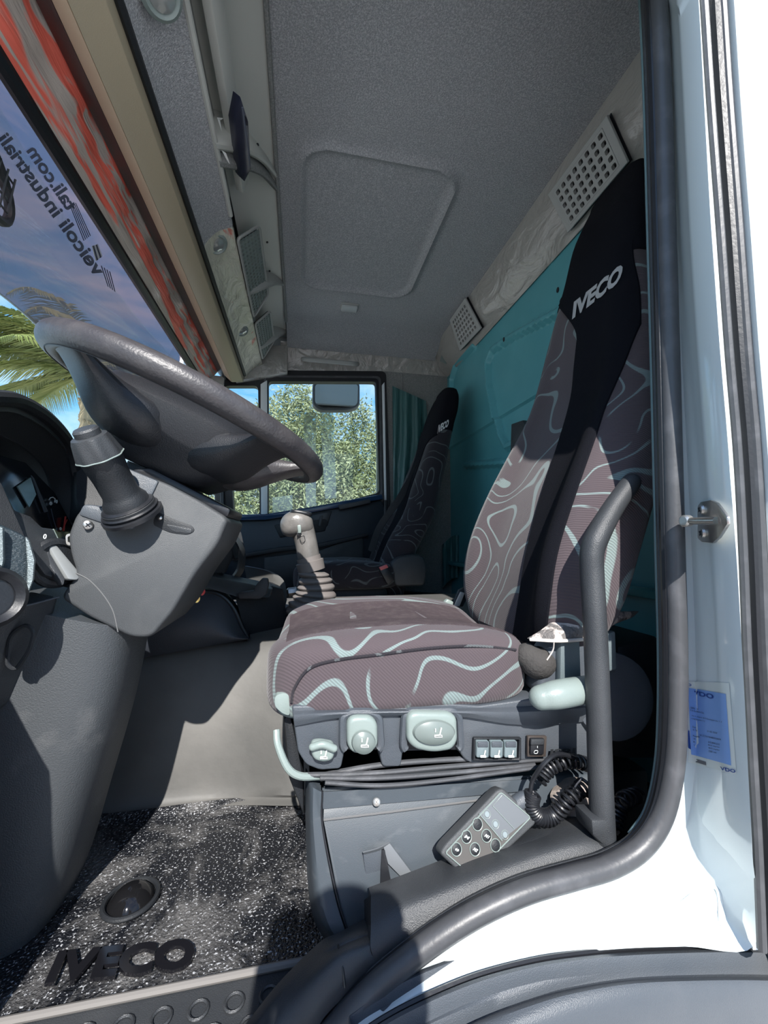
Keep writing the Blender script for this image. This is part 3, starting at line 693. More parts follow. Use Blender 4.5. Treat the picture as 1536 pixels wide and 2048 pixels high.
finish('reflected_mesh', bm, M_rub, vs_)
# windscreen approval stickers
for c, l, lab in (([(138, 410), (152, 405), (182, 470), (166, 482)], 5, 'small dark printed notice stuck on the windscreen near its top edge'), ([(184, 492), (196, 488), (205, 512), (192, 522)], 2, 'small pale code sticker on the windscreen below the notice'), ([(200, 530), (222, 545), (232, 585), (214, 572)], 4, 'brown printed sticker on the windscreen lower down beside the seal')):
    n0 = Vector((.9, 0, .1)); q = [PX(x, y, -.585) for x, y in c]
    g = thing('windscreen_sticker', lab, 'sticker', sum(q, Vector()) / 4)
    if l == 2: finish('backing', prism(q, Vector((-.001, 0, 0))), M_swhite, g); 
    for i in range(l):
        t0, t1 = (i + .2) / l, (i + .55) / l
        a_, b_, c_, d_ = q[0].lerp(q[1], t0), q[3].lerp(q[2], t0), q[3].lerp(q[2], t1), q[0].lerp(q[1], t1)
        finish('print_line', prism([z + Vector((.0012, 0, 0)) for z in (a_, b_, c_, d_)], Vector((-.0008, 0, 0))), M_ink, g)

# ================================================================== OUTSIDE
def palm():
    base = P(190, 1190, 8.0); top = P(186, 748, 8.0); base.z = 0
    t = thing('palm_tree', 'date palm with long arching fronds beyond the windscreen', 'palm tree', base)
    bm = bmesh.new(); L = 40; pts = [base.lerp(top, i / L) for i in range(L + 1)]
    add_tube(bm, pts, [.21 - .03 * i / L + .028 * (i % 2) for i in range(L + 1)], 14)
    for i in range(220):
        k = R.uniform(.45, 1); a = R.uniform(0, 6.28); p = base.lerp(top, k); d = Vector((math.cos(a), math.sin(a), .9)).normalized()
        add_tube(bm, [p + d * .12, p + d * .30], [.04, .015], 4)
    finish('trunk', bm, M_bark, t)
    dirs = []
    for i in range(34):
        a = R.uniform(0, 6.28) if i > 15 else math.pi + R.uniform(-.9, .9); dirs.append((a, R.uniform(-.15, 1.15), R.uniform(2.0, 2.9)))
    for a, el, L in dirs:
        bm = bmesh.new(); h = Vector((math.cos(a), math.sin(a), 0)); side = Vector((-h.y, h.x, 0)); n = 14; pts = []
        p = top.copy(); e_ = el
        for i in range(n + 1):
            pts.append(p.copy()); p = p + (h * math.cos(e_) + Vector((0, 0, 1)) * math.sin(e_)) * (L / n); e_ -= (.6 + el) / n * 1.25
        add_tube(bm, pts, [.022 * (1 - i / (n + 2)) for i in range(n + 1)], 4)
        m = 62
        for i in range(4, m):
            k = i / m * n; j = min(int(k), n - 1); q = pts[j].lerp(pts[j + 1], k - j); tdir = (pts[j + 1] - pts[j]).normalized()
            ll = .50 * math.sin(min(1, i / m * 1.15 + .12) * math.pi) ** .6 + .06
            for s in (-1, 1):
                d = (tdir * .75 + side * s * .85 + Vector((0, 0, -.28 - R.random() * .25))).normalized(); wv = tdir * .016
                e1 = q + d * ll * .5 + Vector((0, 0, .02)); e2 = q + d * ll + Vector((0, 0, -.05))
                v = [bm.verts.new(x) for x in (q - wv, e1 - wv * .8, e2, e1 + wv * .8, q + wv)]; bm.faces.new(v)
        finish('frond', bm, M_frond, t, smooth=False)
palm()
def shrub(cx, cy, r, h, n, lab, name='olive_shrub'):
    t = thing(name, lab, 'shrub', (cx, cy, 0))
    bm = bmesh.new()
    for i in range(9):
        a = R.uniform(0, 6.28); q = Vector((cx + math.cos(a) * r * .5, cy + math.sin(a) * r * .3, h * .7)); add_tube(bm, [Vector((cx, cy, 0)), Vector((cx, cy, h * .3)).lerp(q, .4), q], [.06, .04, .015], 6, 3)
    finish('stem', bm, M_wood, t)
    vs = []; fs = []
    for i in range(n // 7):
        a = R.uniform(0, 6.28); z = R.uniform(.15, 1); rr = r * (R.random() ** .5) * (1 - .25 * z ** 3)
        c = Vector((cx + math.cos(a) * rr, cy + math.sin(a) * rr * .55, h * z * (.88 + .12 * math.sin(a * 3 + cx * 7))))
        d = Vector((R.gauss(0, .5), R.gauss(0, .5), 1)).normalized(); 
        for j in range(7):
            p = c + d * .035 * j; l = Vector((R.gauss(0, 1), R.gauss(0, 1), R.gauss(.5, .6))).normalized() * R.uniform(.045, .085); sd_ = l.cross(Vector((R.gauss(0, 1), R.gauss(0, 1), R.gauss(0, 1)))).normalized() * .009
            k = len(vs); vs += [p, p + l * .5 + sd_, p + l, p + l * .5 - sd_]; fs.append((k, k + 1, k + 2, k + 3))
    me = bpy.data.meshes.new('foliage'); me.from_pydata([v - Vector((cx, cy, 0)) for v in vs], [], fs); me.materials.append(M_leaf)
    o = bpy.data.objects.new('foliage', me); COL.objects.link(o); o.parent = t; o['kind'] = 'stuff'; WL[o] = Vector((cx, cy, 0))
shrub(.1, 5.5, 1.2, 3.47, 90000, 'olive-green narrow-leaved shrub filling the main passenger window')
shrub(-1.9, 6.9, .85, 2.75, 40000, 'lower olive shrub seen through the small quarter window')
shrub(2.35, 6.6, 1.1, 3.57, 50000, 'olive shrub beyond the passenger door, toward the rear of the truck')
# passenger side mirror
mr = thing('side_mirror', 'black framed truck mirror seen through the passenger window', 'mirror', P(672, 790, YF + .28))
YM = YF + .28
hs = roundp(pp([(625, 764), (720, 764), (720, 812), (700, 820), (640, 820), (625, 810)], YM), .03)
finish('housing', prism(hs, Vector((0, .07, 0)), .012, 3), M_black, mr)
finish('mirror_face', prism(roundp(pp([(630, 768), (716, 768), (715, 809), (700, 815), (643, 815), (630, 807)], YM - .002), .025), Vector((.0, .004, 0))), M_mirror, mr)
finish('mirror_arm', tube([P(655, 770, YM + .05), P(640, 740, YM), P(600, 735, YF + .08)], .012, 8, 4), M_black, mr)

# ================================================================== DRIVER'S SIDE INTERIOR
# ---- steering wheel
WC = V(-.20, .85, .24); wa = Vector((-.917, 0, .399)); wn = Vector((.399, 0, .917)); wy = Vector((0, 1, 0))
def W(a, y, n=0): return WC + wa * a + wy * y + wn * n
sw = thing('steering_wheel', 'large black leather steering wheel with wide padded hub, seen from below', 'steering wheel', WC)
finish('rim', tube([W(.245 * math.cos(t), .245 * math.sin(t)) for t in [i * math.pi / 48 for i in range(96)]], .0205, 16, closed=True), M_leather, sw)
finish('rim_seam', tube([W(.245 * math.cos(t), .245 * math.sin(t), -.0207) for t in [i * math.pi / 48 for i in range(96)]], .0009, 5, closed=True), M_blackd, sw)
# hub body: padded on the driver's side, tapering to the column
def sq(t, a, b, e=.5): c, s = math.cos(t), math.sin(t); return math.copysign(abs(c) ** e, c) * a, math.copysign(abs(s) ** e, s) * b
hub = bmesh.new(); prof_h = [(.10, .09, .012), (.135, .12, .0), (.15, .135, -.02), (.145, .13, -.05), (.125, .11, -.085), (.10, .095, -.108), (.085, .085, -.122), (.075, .075, -.13)]
add_loft(hub, [[W(sq(t, a, b)[0], sq(t, a, b)[1], n) for t in [i * math.pi / 24 for i in range(48)]] for a, b, n in prof_h])
finish('hub', hub, M_hub, sw)
def spoke(name, th, wid, m, dn=0):
    """sculpted spoke from the rim down to the hub at angle th in the wheel plane"""
    d = wa * math.cos(th) + wy * math.sin(th); s = -wa * math.sin(th) + wy * math.cos(th); rings = []
    for k, (r, n, w_, h_) in enumerate([(.245, -.002, wid * .9, .008), (.22, -.010, wid * .72, .011), (.185, -.030, wid * .75, .022), (.15, -.050, wid * .95, .035), (.11, -.060, wid * 1.1, .045), (.06, -.06, wid, .045)]):
        rings.append([WC + d * r + s * sq(t, w_, h_, .7)[0] + wn * (n + sq(t, w_, h_, .7)[1]) for t in [i * math.pi / 10 for i in range(20)]])
    b = bmesh.new(); add_loft(b, cr_rings(rings, 3)); return finish(name, b, m, sw)
def cr_rings(rings, n):
    cols = [cr_([r[i] for r in rings], n) for i in range(len(rings[0]))]; return [[c[k] for c in cols] for k in range(len(cols[0]))]
for th, wd in ((math.radians(-42), .085), (math.radians(-142), .055), (math.radians(38), .050), (math.radians(142), .048)): spoke('spoke', th, wd, M_hub)
spoke('lower_spoke', math.pi, .06, M_leather)
finish('trim_seam', tube([P(150, 745, .85), P(190, 752, .84), P(209, 785, .82), P(215, 830, .80), P(222, 880, .80)], .0012, 6, 5), M_lgrey, sw)
# ---- steering column
scn = thing('steering_column', 'dark grey steering column shroud and leg with screw, key slot and stalk', 'steering column', P(170, 1830, .80))
YC = .745
finish('column_neck', revolve([(.070, 0), (.070, .03), (.066, .09)], W(0, 0, -.131), -wn, 24), M_blackd, scn)
shr = [(150, 1030), (168, 1012), (215, 1012), (270, 945), (330, 965), (400, 1002), (448, 1032), (455, 1042), (436, 1088), (388, 1152), (345, 1225), (302, 1276), (262, 1276), (180, 1236), (118, 1196), (140, 1165), (152, 1145), (140, 1110), (134, 1072)]
finish('shroud', plate(shr, YC, .20, .014, .012, 3), M_col, scn)
finish('shroud_groove', tube([P(*q, YC - .0005) for q in ((152, 1146), (178, 1160), (205, 1188), (226, 1222), (236, 1264))], .0009, 6, 5), mat('worn_edge', (.13, .13, .13), .5), scn)
finish('collar', plate([(262, 938), (300, 935), (462, 1018), (455, 1036), (330, 972), (275, 950)], YC + .02, .16, .005), M_rubd, scn)
finish('top_plate', plate([(154, 1030), (165, 1008), (190, 1010), (214, 1018), (205, 1000), (240, 930), (318, 962), (300, 1000), (265, 1060), (218, 1052)], YC - .004, .03, .005), M_grey, scn)
# leg of the column
def leg():
    L = [(-90, 1150), (-105, 1400), (-120, 1600), (-120, 1740), (-90, 1850)]; Rr = [(290, 1240), (258, 1400), (204, 1585), (160, 1730), (118, 1822)]
    rings = []
    for a, b in zip(L, Rr):
        A, B = P(a[0], a[1], .83), P(b[0], b[1], .83); c = (A + B) / 2; ux = (B - A) / 2
        rings.append([c + ux * sq(t, 1, 1, .62)[0] + Vector((0, 1, 0)) * .10 * sq(t, 1, 1, .62)[1] for t in [i * math.pi / 20 for i in range(40)]])
    rings = cr_rings(rings, 6); z = rings[-1]; c = sum(z, Vector()) / len(z)
    rings.append([c + (p - c) * .93 + Vector((0, 0, -.012)) for p in z]); rings.append([c + (p - c) * .7 + Vector((0, 0, -.02)) for p in z])
    b = bmesh.new(); add_loft(b, rings); return b
finish('column_leg', leg(), mat('leg_plastic', (.050, .055, .060), .5, bump=(500, .3), var=(9, (.15, .15, .15), .58, .85)), scn)
def screwhead(px, py, Y, r, par, nm='screw', m=None):
    q = P(px, py, Y); n = (CAMP - q).normalized(); g = finish(nm, revolve([(r, 0), (r, .003), (r * .7, .0045), (0, .005)], q, n, 16), m or M_steel, par)
    u = n.orthogonal().normalized(); v = n.cross(u)
    for a, b_ in ((u, v), (v, u)):
        finish('cross_slot', prism([q + n * .0052 + a * r * .6 * s + b_ * r * .13 * t for s, t in ((-1, -1), (1, -1), (1, 1), (-1, 1))], n * .0004), M_rubd, g)
screwhead(176, 1050, YC - .003, .0072, scn)
ks = finish('key_slot', prism(roundp(pp([(308, 1038), (316, 1024), (345, 1038), (385, 1052), (390, 1062), (376, 1070), (340, 1066), (306, 1050)], YC - .0012), .01), Vector((0, .004, 0)), .001), M_blackd, scn)
finish('slot_ramp', prism(roundp(pp([(330, 1048), (384, 1058), (382, 1067), (345, 1063)], YC - .002), .006), Vector((0, .002, 0)), .0008), M_lgrey if 0 else M_black, ks)
finish('lock_pin', revolve([(.0035, 0), (.0035, .003), (.002, .0045), (0, .005)], P(321, 1036, YC - .003), Vector((0, -1, 0)), 14), M_steel, ks)
finish('metal_tab', ring(roundp(pp([(130, 1068), (150, 1066), (150, 1090), (132, 1092)], YC + .01), .006), roundp(pp([(135, 1073), (146, 1071), (146, 1084), (136, 1086)], YC + .01), .003), Vector((0, .004, 0)), .0005), M_zinc, scn)
# stalk with knob
st0, st1 = P(262, 1022, YC - .01), P(172, 862, .66); ax = (st1 - st0).normalized(); Ls = (st1 - st0).length
stk = finish('stalk', revolve([(.040, -.004), (.040, .010), (.034, .014), (.033, .022), (.029, .028), (.0265, .035), (.0265, Ls * .45), (.027, Ls * .5), (.029, Ls * .66), (.029, Ls * .70)], st0, ax, 32), M_blackd, scn)
kb = bmesh.new(); u = ax.orthogonal().normalized(); v = ax.cross(u)
rk = []
for h, r, lob in ((Ls * .68, .0265, .0), (Ls * .70, .0325, .06), (Ls * .72, .0325, .07), (Ls * .80, .030, .10), (Ls * .90, .0265, .05), (Ls * .94, .024, .0), (Ls * .95, .018, 0)):
    rk.append([st0 + ax * h + (u * math.cos(t) + v * math.sin(t)) * r * (1 - lob * (.5 + .5 * math.cos(t * 8))) for t in [i * math.pi / 32 for i in range(64)]])
add_loft(kb, rk); knb = finish('stalk_knob', kb, M_black, stk)
finish('knob_edge', tube([st0 + ax * Ls * .705 + (u * math.cos(t) + v * math.sin(t)) * .0325 * (1 - .06 * (.5 + .5 * math.cos(t * 8))) for t in [i * math.pi / 32 for i in range(64)]], .0013, 5, closed=True), M_lgrey, stk)
finish('end_button', revolve([(.0175, 0), (.0175, .008), (.015, .011), (.009, .0115), (0, .0118)], st0 + ax * Ls * .95, ax, 28), M_black, stk)
finish('stalk_bellows', revolve([(.046, -.012), (.046, -.006), (.040, -.004), (.043, .0), (.037, .004), (.039, .008), (.032, .012)], st0 + ax * .004, ax, 28), M_rubd, scn)

# ---- dashboard: binnacle, cluster, end cap, head-lamp switch
db = thing('dashboard', 'black dashboard with hooded instrument cluster at the left edge', 'dashboard', V(-.7, 1.3, -.3))
finish('bulk', prism([V(-.90, .66, .06), V(-.66, .66, .10), V(-.60, .66, .04), V(-.57, .66, -.08), V(-.60, .66, -.34), V(-.90, .66, -.34)], Vector((0, 1.62, 0)), .02, 3), M_blackd, db)
# hood: an arch over the cluster, thick edge toward the driver
hp = [(-260, 950, .66), (-180, 850, .69), (-80, 803, .72), (0, 797, .78), (45, 806, .84), (95, 838, .92), (134, 884, 1.0), (150, 940, 1.04), (170, 1040, 1.06)]
hq = cr_([P(*a) for a in hp], 6)
def hood(u, v):
    q = hq[round(u * (len(hq) - 1))]; return q + Vector((-.16 * v, 0, .012 * math.sin(v * 3) - .03 * v))
finish('hood', grid(hood, len(hq) - 1, 8, Vector((0, .0, -.022))), M_black, db)
finish('hood_edge', tube(hq, .014, 10, flat=1), M_blackd, db)
hq2 = [p + Vector((-.012, -.012, -.035)) for p in hq]
finish('bezel', ribbon([hq, [a.lerp(b, .5) + Vector((.004, 0, 0)) for a, b in zip(hq, hq2)], [p + Vector((-.03, -.02, -.06)) for p in hq]], Vector((-.004, 0, 0)), 1, 3), M_blackd, db)
XC = -.47
cl = [PX(a[0], a[1], XC - a[2]) for a in ((-150, 930, .05), (-20, 905, .06), (52, 925, .06), (110, 985, .045), (150, 1060, .02), (160, 1095, .01), (130, 1130, .0), (60, 1130, .0), (-150, 1130, .0))]
cf_ = finish('cluster', prism(cl, Vector((-.02, 0, 0)), .002), M_screen, db)
SCL = Surf(cf_)
def ctube(px, r, m, nm, par=None):
    pts = [SCL.at(x, y, .002) for x, y in px]; pts = [p for p in pts if p]
    if len(pts) > 1: finish(nm, tube(pts, r, 5), m, par or cf_)
ctube([(96, 1000), (99, 996), (104, 995), (108, 998)], .0010, M_icon, 'gauge_arc')
ctube([(125, 1062), (129, 1034)], .0016, M_redp, 'red_scale'); ctube([(123, 1060), (132, 1040)], .0012, M_redp, 'needle')
ctube([(100, 1018), (105, 1040), (110, 1056)], .0006, M_inkg, 'gauge_edge')
for t_, c in (('0', [(97, 1010), (102, 1012), (103, 1005), (98, 1003)]), ('10', [(107, 1005), (113, 1008), (114, 1001), (108, 998)]), ('20', [(124, 1021), (131, 1025), (132, 1019), (125, 1015)]), ('0', [(117, 1060), (121, 1062), (122, 1056), (118, 1054)])):
    q = [SCL.at(*k, .002) for k in c]
    if None not in q: text3('numeral', t_, q[0], q[1] - q[0], q[3] - q[0], M_icon, cf_, .03)
q = [SCL.at(x, y, .004) for x, y in ((30, 974), (57, 956), (68, 990), (54, 1016))]
if None not in q: finish('display', prism(q, Vector((-.002, 0, 0))), mat('display_glass', (.10, .14, .13), .1), cf_)
q = [SCL.at(x, y, .004) for x, y in ((59, 952), (64, 958), (92, 1024), (86, 1026))]
if None not in q: finish('display_frame', prism(q, Vector((-.002, 0, 0))), M_grey, cf_)
# panel with rotary switch
finish('switch_panel', plate([(-60, 920, .70), (0, 968, .70), (30, 1020, .72), (62, 1032, .74), (84, 1054, .76), (108, 1057, .79), (124, 1098, .79), (142, 1150, .77), (132, 1164, .76), (90, 1150, .72), (60, 1110, .70), (0, 1090, .68)], .7, 0, .003, d=Vector((-.03, .03, -.01))), M_black, db)
finish('panel_edge', tube([P(106, 1058, .788), P(114, 1075, .79), P(121, 1092, .79), P(127, 1104, .79)], .0014, 6), M_lgrey, db)
rc = P(112, 1126, .755); rn = Vector((.86, -.50, .10)).normalized()
sk = finish('rotary_switch', revolve([(.040, -.004), (.040, .002), (.036, .006), (.030, .007), (.030, .004)], rc, rn, 32), M_blackd, db)
kd = (P(128, 1140, .75) - P(92, 1090, .755)).normalized()
kn = kd.cross(rn).normalized()
finish('switch_grip', prism([rc + rn * .020 + kd * a + kn * b for a, b in ((-.034, -.006), (.030, -.011), (.036, .0), (.030, .011), (-.034, .006))], -rn * .018, .003), mat('satin_switch', (.2, .21, .21), .3), sk)
finish('switch_grip_side', prism([rc + rn * .016 + kd * a + kn * b for a, b in ((-.030, .007), (.028, .012), (.038, .020), (-.010, .020))], -rn * .014, .002), M_black, sk)
q = P(86, 1078, .745); text3('numeral', '0', q, Vector((.003, .003, 0)), Vector((0, .001, .008)), M_icon, sk, .02)
# silver woven trims on the dash end
finish('woven_trim', plate([(-40, 1030, .64), (52, 1072, .66), (66, 1110, .67), (66, 1150, .67), (50, 1205, .66), (40, 1225, .66), (-40, 1290, .62)], .66, 0, .006, d=Vector((-.04, .06, 0))), mat('navy_weave', (.03, .045, .055), .35, bump=(260, .8, (1, 1, 3))), db)
finish('bright_weave', plate([(50, 1072, .655), (58, 1082, .655), (69, 1120, .655), (66, 1160, .655), (52, 1196, .655), (54, 1130, .655)], .655, 0, .002, d=Vector((-.005, .012, 0))), M_silver, db)
finish('bright_weave', plate([(-20, 1045, .63), (6, 1056, .635), (7, 1120, .635), (4, 1135, .635), (-20, 1110, .63)], .63, 0, .002, d=Vector((-.005, .012, 0))), M_silver, db)
finish('air_vent_ring', revolve([(.036, 0), (.040, .006), (.034, .012), (.026, .004), (.026, -.02)], P(-22, 1196, .63), Vector((.75, -.65, .1)), 28), M_rubd, db)
# lower dash panels left of the column
finish('lower_panel', plate([(-80, 1225, .66), (28, 1218, .68), (120, 1190, .74), (104, 1250, .75), (80, 1330, .76), (30, 1400, .74), (-80, 1480, .68)], .7, 0, .008, d=Vector((-.08, .08, 0))), M_black, db)
finish('panel_seam', tube([P(27, 1217, .675), P(70, 1207, .70), P(118, 1194, .735)], .0014, 6), M_grey, db)
finish('oval_recess', tube(roundp(pp([(14, 1330), (20, 1270), (52, 1248), (68, 1262), (60, 1300), (32, 1340)], .695), .02), .0030, 6, closed=True), M_blackd, db)
finish('cluster_hump', plate([(138, 890, 1.04), (165, 925, 1.04), (215, 985, 1.04), (240, 990, 1.04), (240, 1045, 1.0), (160, 1045, 1.0), (152, 1000, 1.02)], 1.0, 0, .01, d=Vector((-.10, .10, 0))), M_blackd, db)
# ---- centre console
cc = thing('centre_console', 'black centre console with climate switch panel, tray and rounded lower cover', 'console', V(-.28, 1.3, -.25))
YK = 1.22
finish('switch_pod', plate([(330, 1110, 1.18), (372, 1090, 1.18), (400, 1062, 1.2), (440, 1060, 1.24), (462, 1070, 1.27), (470, 1112, 1.27), (452, 1150, 1.24), (380, 1156, 1.2), (330, 1150, 1.18)], YK, 0, .014, .01, 3, Vector((-.12, .16, 0))), M_blackd, cc)
pq = pp([(403, 1106, 1.17), (420, 1080, 1.18), (430, 1076, 1.19), (438, 1080, 1.20), (452, 1104, 1.215), (448, 1110, 1.21), (400, 1118, 1.165)], 1.2)
pan = finish('switch_panel', prism(roundp(pq, .006), Vector((-.01, .014, 0)), .002), M_col, cc)
finish('panel_rim', tube(roundp([p + Vector((.002, -.003, 0)) for p in pq], .006), .0014, 5, closed=True), M_lgrey, pan)
finish('rotary_knob', revolve([(.018, 0), (.018, .012), (.015, .017), (0, .018)], P(419, 1104, 1.175), Vector((.7, -.7, .1)), 24), M_blackd, pan)
for px, py in ((423, 1086), (430, 1084), (433, 1094), (437, 1096), (440, 1102), (444, 1104), (408, 1112)):
    finish('icon', box(P(px, py, 1.17 + (px - 405) * .001), (.004, .004, .005), bev=.001), M_icon, pan)
finish('side_frame', plate([(440, 1030, 1.40), (470, 1048, 1.42), (484, 1065, 1.42), (492, 1100, 1.42), (488, 1118, 1.42), (470, 1122, 1.40), (455, 1075, 1.38)], 1.4, 0, .008, d=Vector((-.03, .06, 0))), M_black, cc)
finish('side_arch', ribbon([[P(438, 1055, 1.26), P(462, 1070, 1.27), P(480, 1100, 1.28), P(478, 1135, 1.28), P(464, 1158, 1.26)], [P(446, 1050, 1.30), P(470, 1066, 1.31), P(490, 1100, 1.32), P(488, 1140, 1.32), P(470, 1165, 1.30)]], Vector((-.01, .03, 0)), 6, 0), M_black, cc)
finish('tray_top', plate([(392, 1150, 1.12), (420, 1152, 1.14), (500, 1168, 1.2), (545, 1178, 1.22), (540, 1196, 1.2), (480, 1196, 1.14), (400, 1172, 1.12)], 1.15, 0, .005, d=Vector((0, .12, 0))), M_black, cc)
finish('tray_horn', plate([(512, 1170), (524, 1157), (535, 1158), (537, 1170), (532, 1190), (520, 1198), (478, 1198), (476, 1186), (508, 1182)], 1.13, .03, .004, .003), M_blackd, cc)
finish('cup_holder', ribbon([[P(495, 1132, 1.50), P(540, 1142, 1.42), P(568, 1162, 1.36), P(574, 1200, 1.33)], [P(500, 1160, 1.50), P(536, 1168, 1.44), P(552, 1182, 1.38), P(566, 1226, 1.33)]], Vector((-.012, .01, 0)), 6, 3), mat('satin_grey', (.12, .12, .115), .3), cc)
finish('tray_side', plate([(470, 1192, 1.17), (545, 1172, 1.26), (566, 1178, 1.28), (574, 1232, 1.27), (568, 1262, 1.25), (500, 1282, 1.2), (482, 1240, 1.18)], 1.2, 0, .006, d=Vector((-.02, .14, 0))), M_blackd, cc)
def gc(u, v):
    a = math.pi * (.02 + .55 * u); L = [(262, 1176), (345, 1182), (430, 1185), (466, 1215), (486, 1258), (499, 1278)]
    q = cr_([Vector((x, y, 0)) for x, y in L], 6)[round(u * 30)]; b = Vector((262 + 237 * u, 1320 - 42 * u, 0)); k = q.lerp(b, v)
    return P(k.x, k.y, 1.14 - .05 * math.sin(v * math.pi * .8) + .02 * u)
finish('lower_cover', grid(gc, 30, 12, Vector((-.01, .10, 0))), mat('cover_plastic', (.033, .038, .048), .5, bump=(600, .2)), cc)
finish('cover_rim', tube([P(x, y, 1.14 + .0005 * (x - 300) * .1) for x, y in ((360, 1180), (430, 1186), (464, 1212), (484, 1254), (498, 1280))], .005, 8, 5), M_rubd, cc)
finish('floor_flange', plate([(500, 1283, 1.16), (560, 1262, 1.22), (620, 1240, 1.32), (600, 1262, 1.24), (505, 1288, 1.155)], 1.2, 0, .003, d=Vector((0, .03, -.01))), M_grey, cc)
# keys hanging below the column
kt = thing('key_tag', 'red key tag with small brass key hanging under the steering column', 'key', P(388, 1165, .98))
finish('tag', plate([(373, 1152), (382, 1144), (402, 1162), (411, 1184), (406, 1192), (398, 1190), (388, 1180)], .98, .004, .0012, .004), M_red, kt)
finish('key_bow', plate([(381, 1180), (387, 1176), (397, 1186), (401, 1198), (396, 1206), (388, 1206), (383, 1198)], .975, .003, .001, .008), M_brass, kt)
finish('key_blade', plate([(378, 1158), (381, 1158), (393, 1196), (390, 1197)], .973, .003, .0006), M_steel, kt)
# ---- gear lever
gl = thing('gear_lever', 'worn grey gear lever with ribbed rubber boot between the seats', 'gear lever', P(625, 1248, 1.30))
YG = 1.30
finish('knob', sbox(P(594, 1046, YG), (.050, .044, .040), .8, .8, 28, 20, f=lambda p: Vector((p.x - .10 * p.z, p.y, p.z + .25 * p.x * (1 if p.x < 0 else -.3)))), M_knob, gl)
finish('knob_cap', sbox(P(602, 1026, YG - .01), (.034, .026, .008), .6, .6, 24, 12, rot=Matrix.Rotation(.15, 3, 'Y')), M_rubd, gl)
finish('stem', sausage([P(604, 1055, YG), P(612, 1085, YG), P(618, 1118, YG)], [.036, .034, .034], 20), M_knob, gl)
finish('trigger', plate([(594, 1050), (602, 1049), (603, 1066), (596, 1067)], YG - .045, .015, .003), M_lgrey, gl)
finish('trigger_slot', plate([(593, 1064), (603, 1063), (602, 1071), (594, 1072)], YG - .039, .01, .001), M_rubd, gl)
finish('button_outline', tube(roundp(pp([(599, 1072), (608, 1070), (611, 1082), (604, 1087), (600, 1080)], YG - .036), .006), .0008, 5, closed=True), M_rubd, gl)
finish('sleeve', revolve([(.041, 0), (.043, .03), (.037, .032), (.037, .045)], P(624, 1142, YG), (P(616, 1110, YG) - P(624, 1142, YG)), 28), M_boot, gl)
bpts = cr_([P(626, 1142, YG), P(632, 1170, YG), P(630, 1200, YG), P(618, 1228, YG), P(606, 1250, YG)], 40); n_ = len(bpts)
rad = [.040 + .030 * min(1, (i / n_) * 1.5) - .010 * max(0, i / n_ - .7) * 3 + .0095 * (abs(math.sin(i / n_ * math.pi * 9)) - .5) for i in range(n_)]
bm = bmesh.new(); rgs = []
for i, p in enumerate(bpts):
    k = i / n_; til = .25 * math.sin(k * 8)
    rgs.append([p + Vector((math.cos(t), 0, 0)) * rad[i] + Vector((0, math.sin(t), 0)) * rad[i] + Vector((0, 0, math.cos(t) * rad[i] * (til * .6 - .1))) for t in [j * math.pi / 16 for j in range(32)]])
add_loft(bm, rgs); finish('boot', bm, M_boot, gl)
finish('hydraulic_fitting', revolve([(.012, 0), (.016, .004), (.016, .03), (.012, .034), (.012, .05)], P(574, 1186, 1.36), Vector((1, .1, .1)), 8), M_steel, gl)
finish('base_plate', plate([(548, 1252, 1.26), (600, 1238, 1.34), (660, 1240, 1.36), (640, 1262, 1.26)], 1.3, 0, .003, d=Vector((0, 0, -.012))), M_grey, gl)

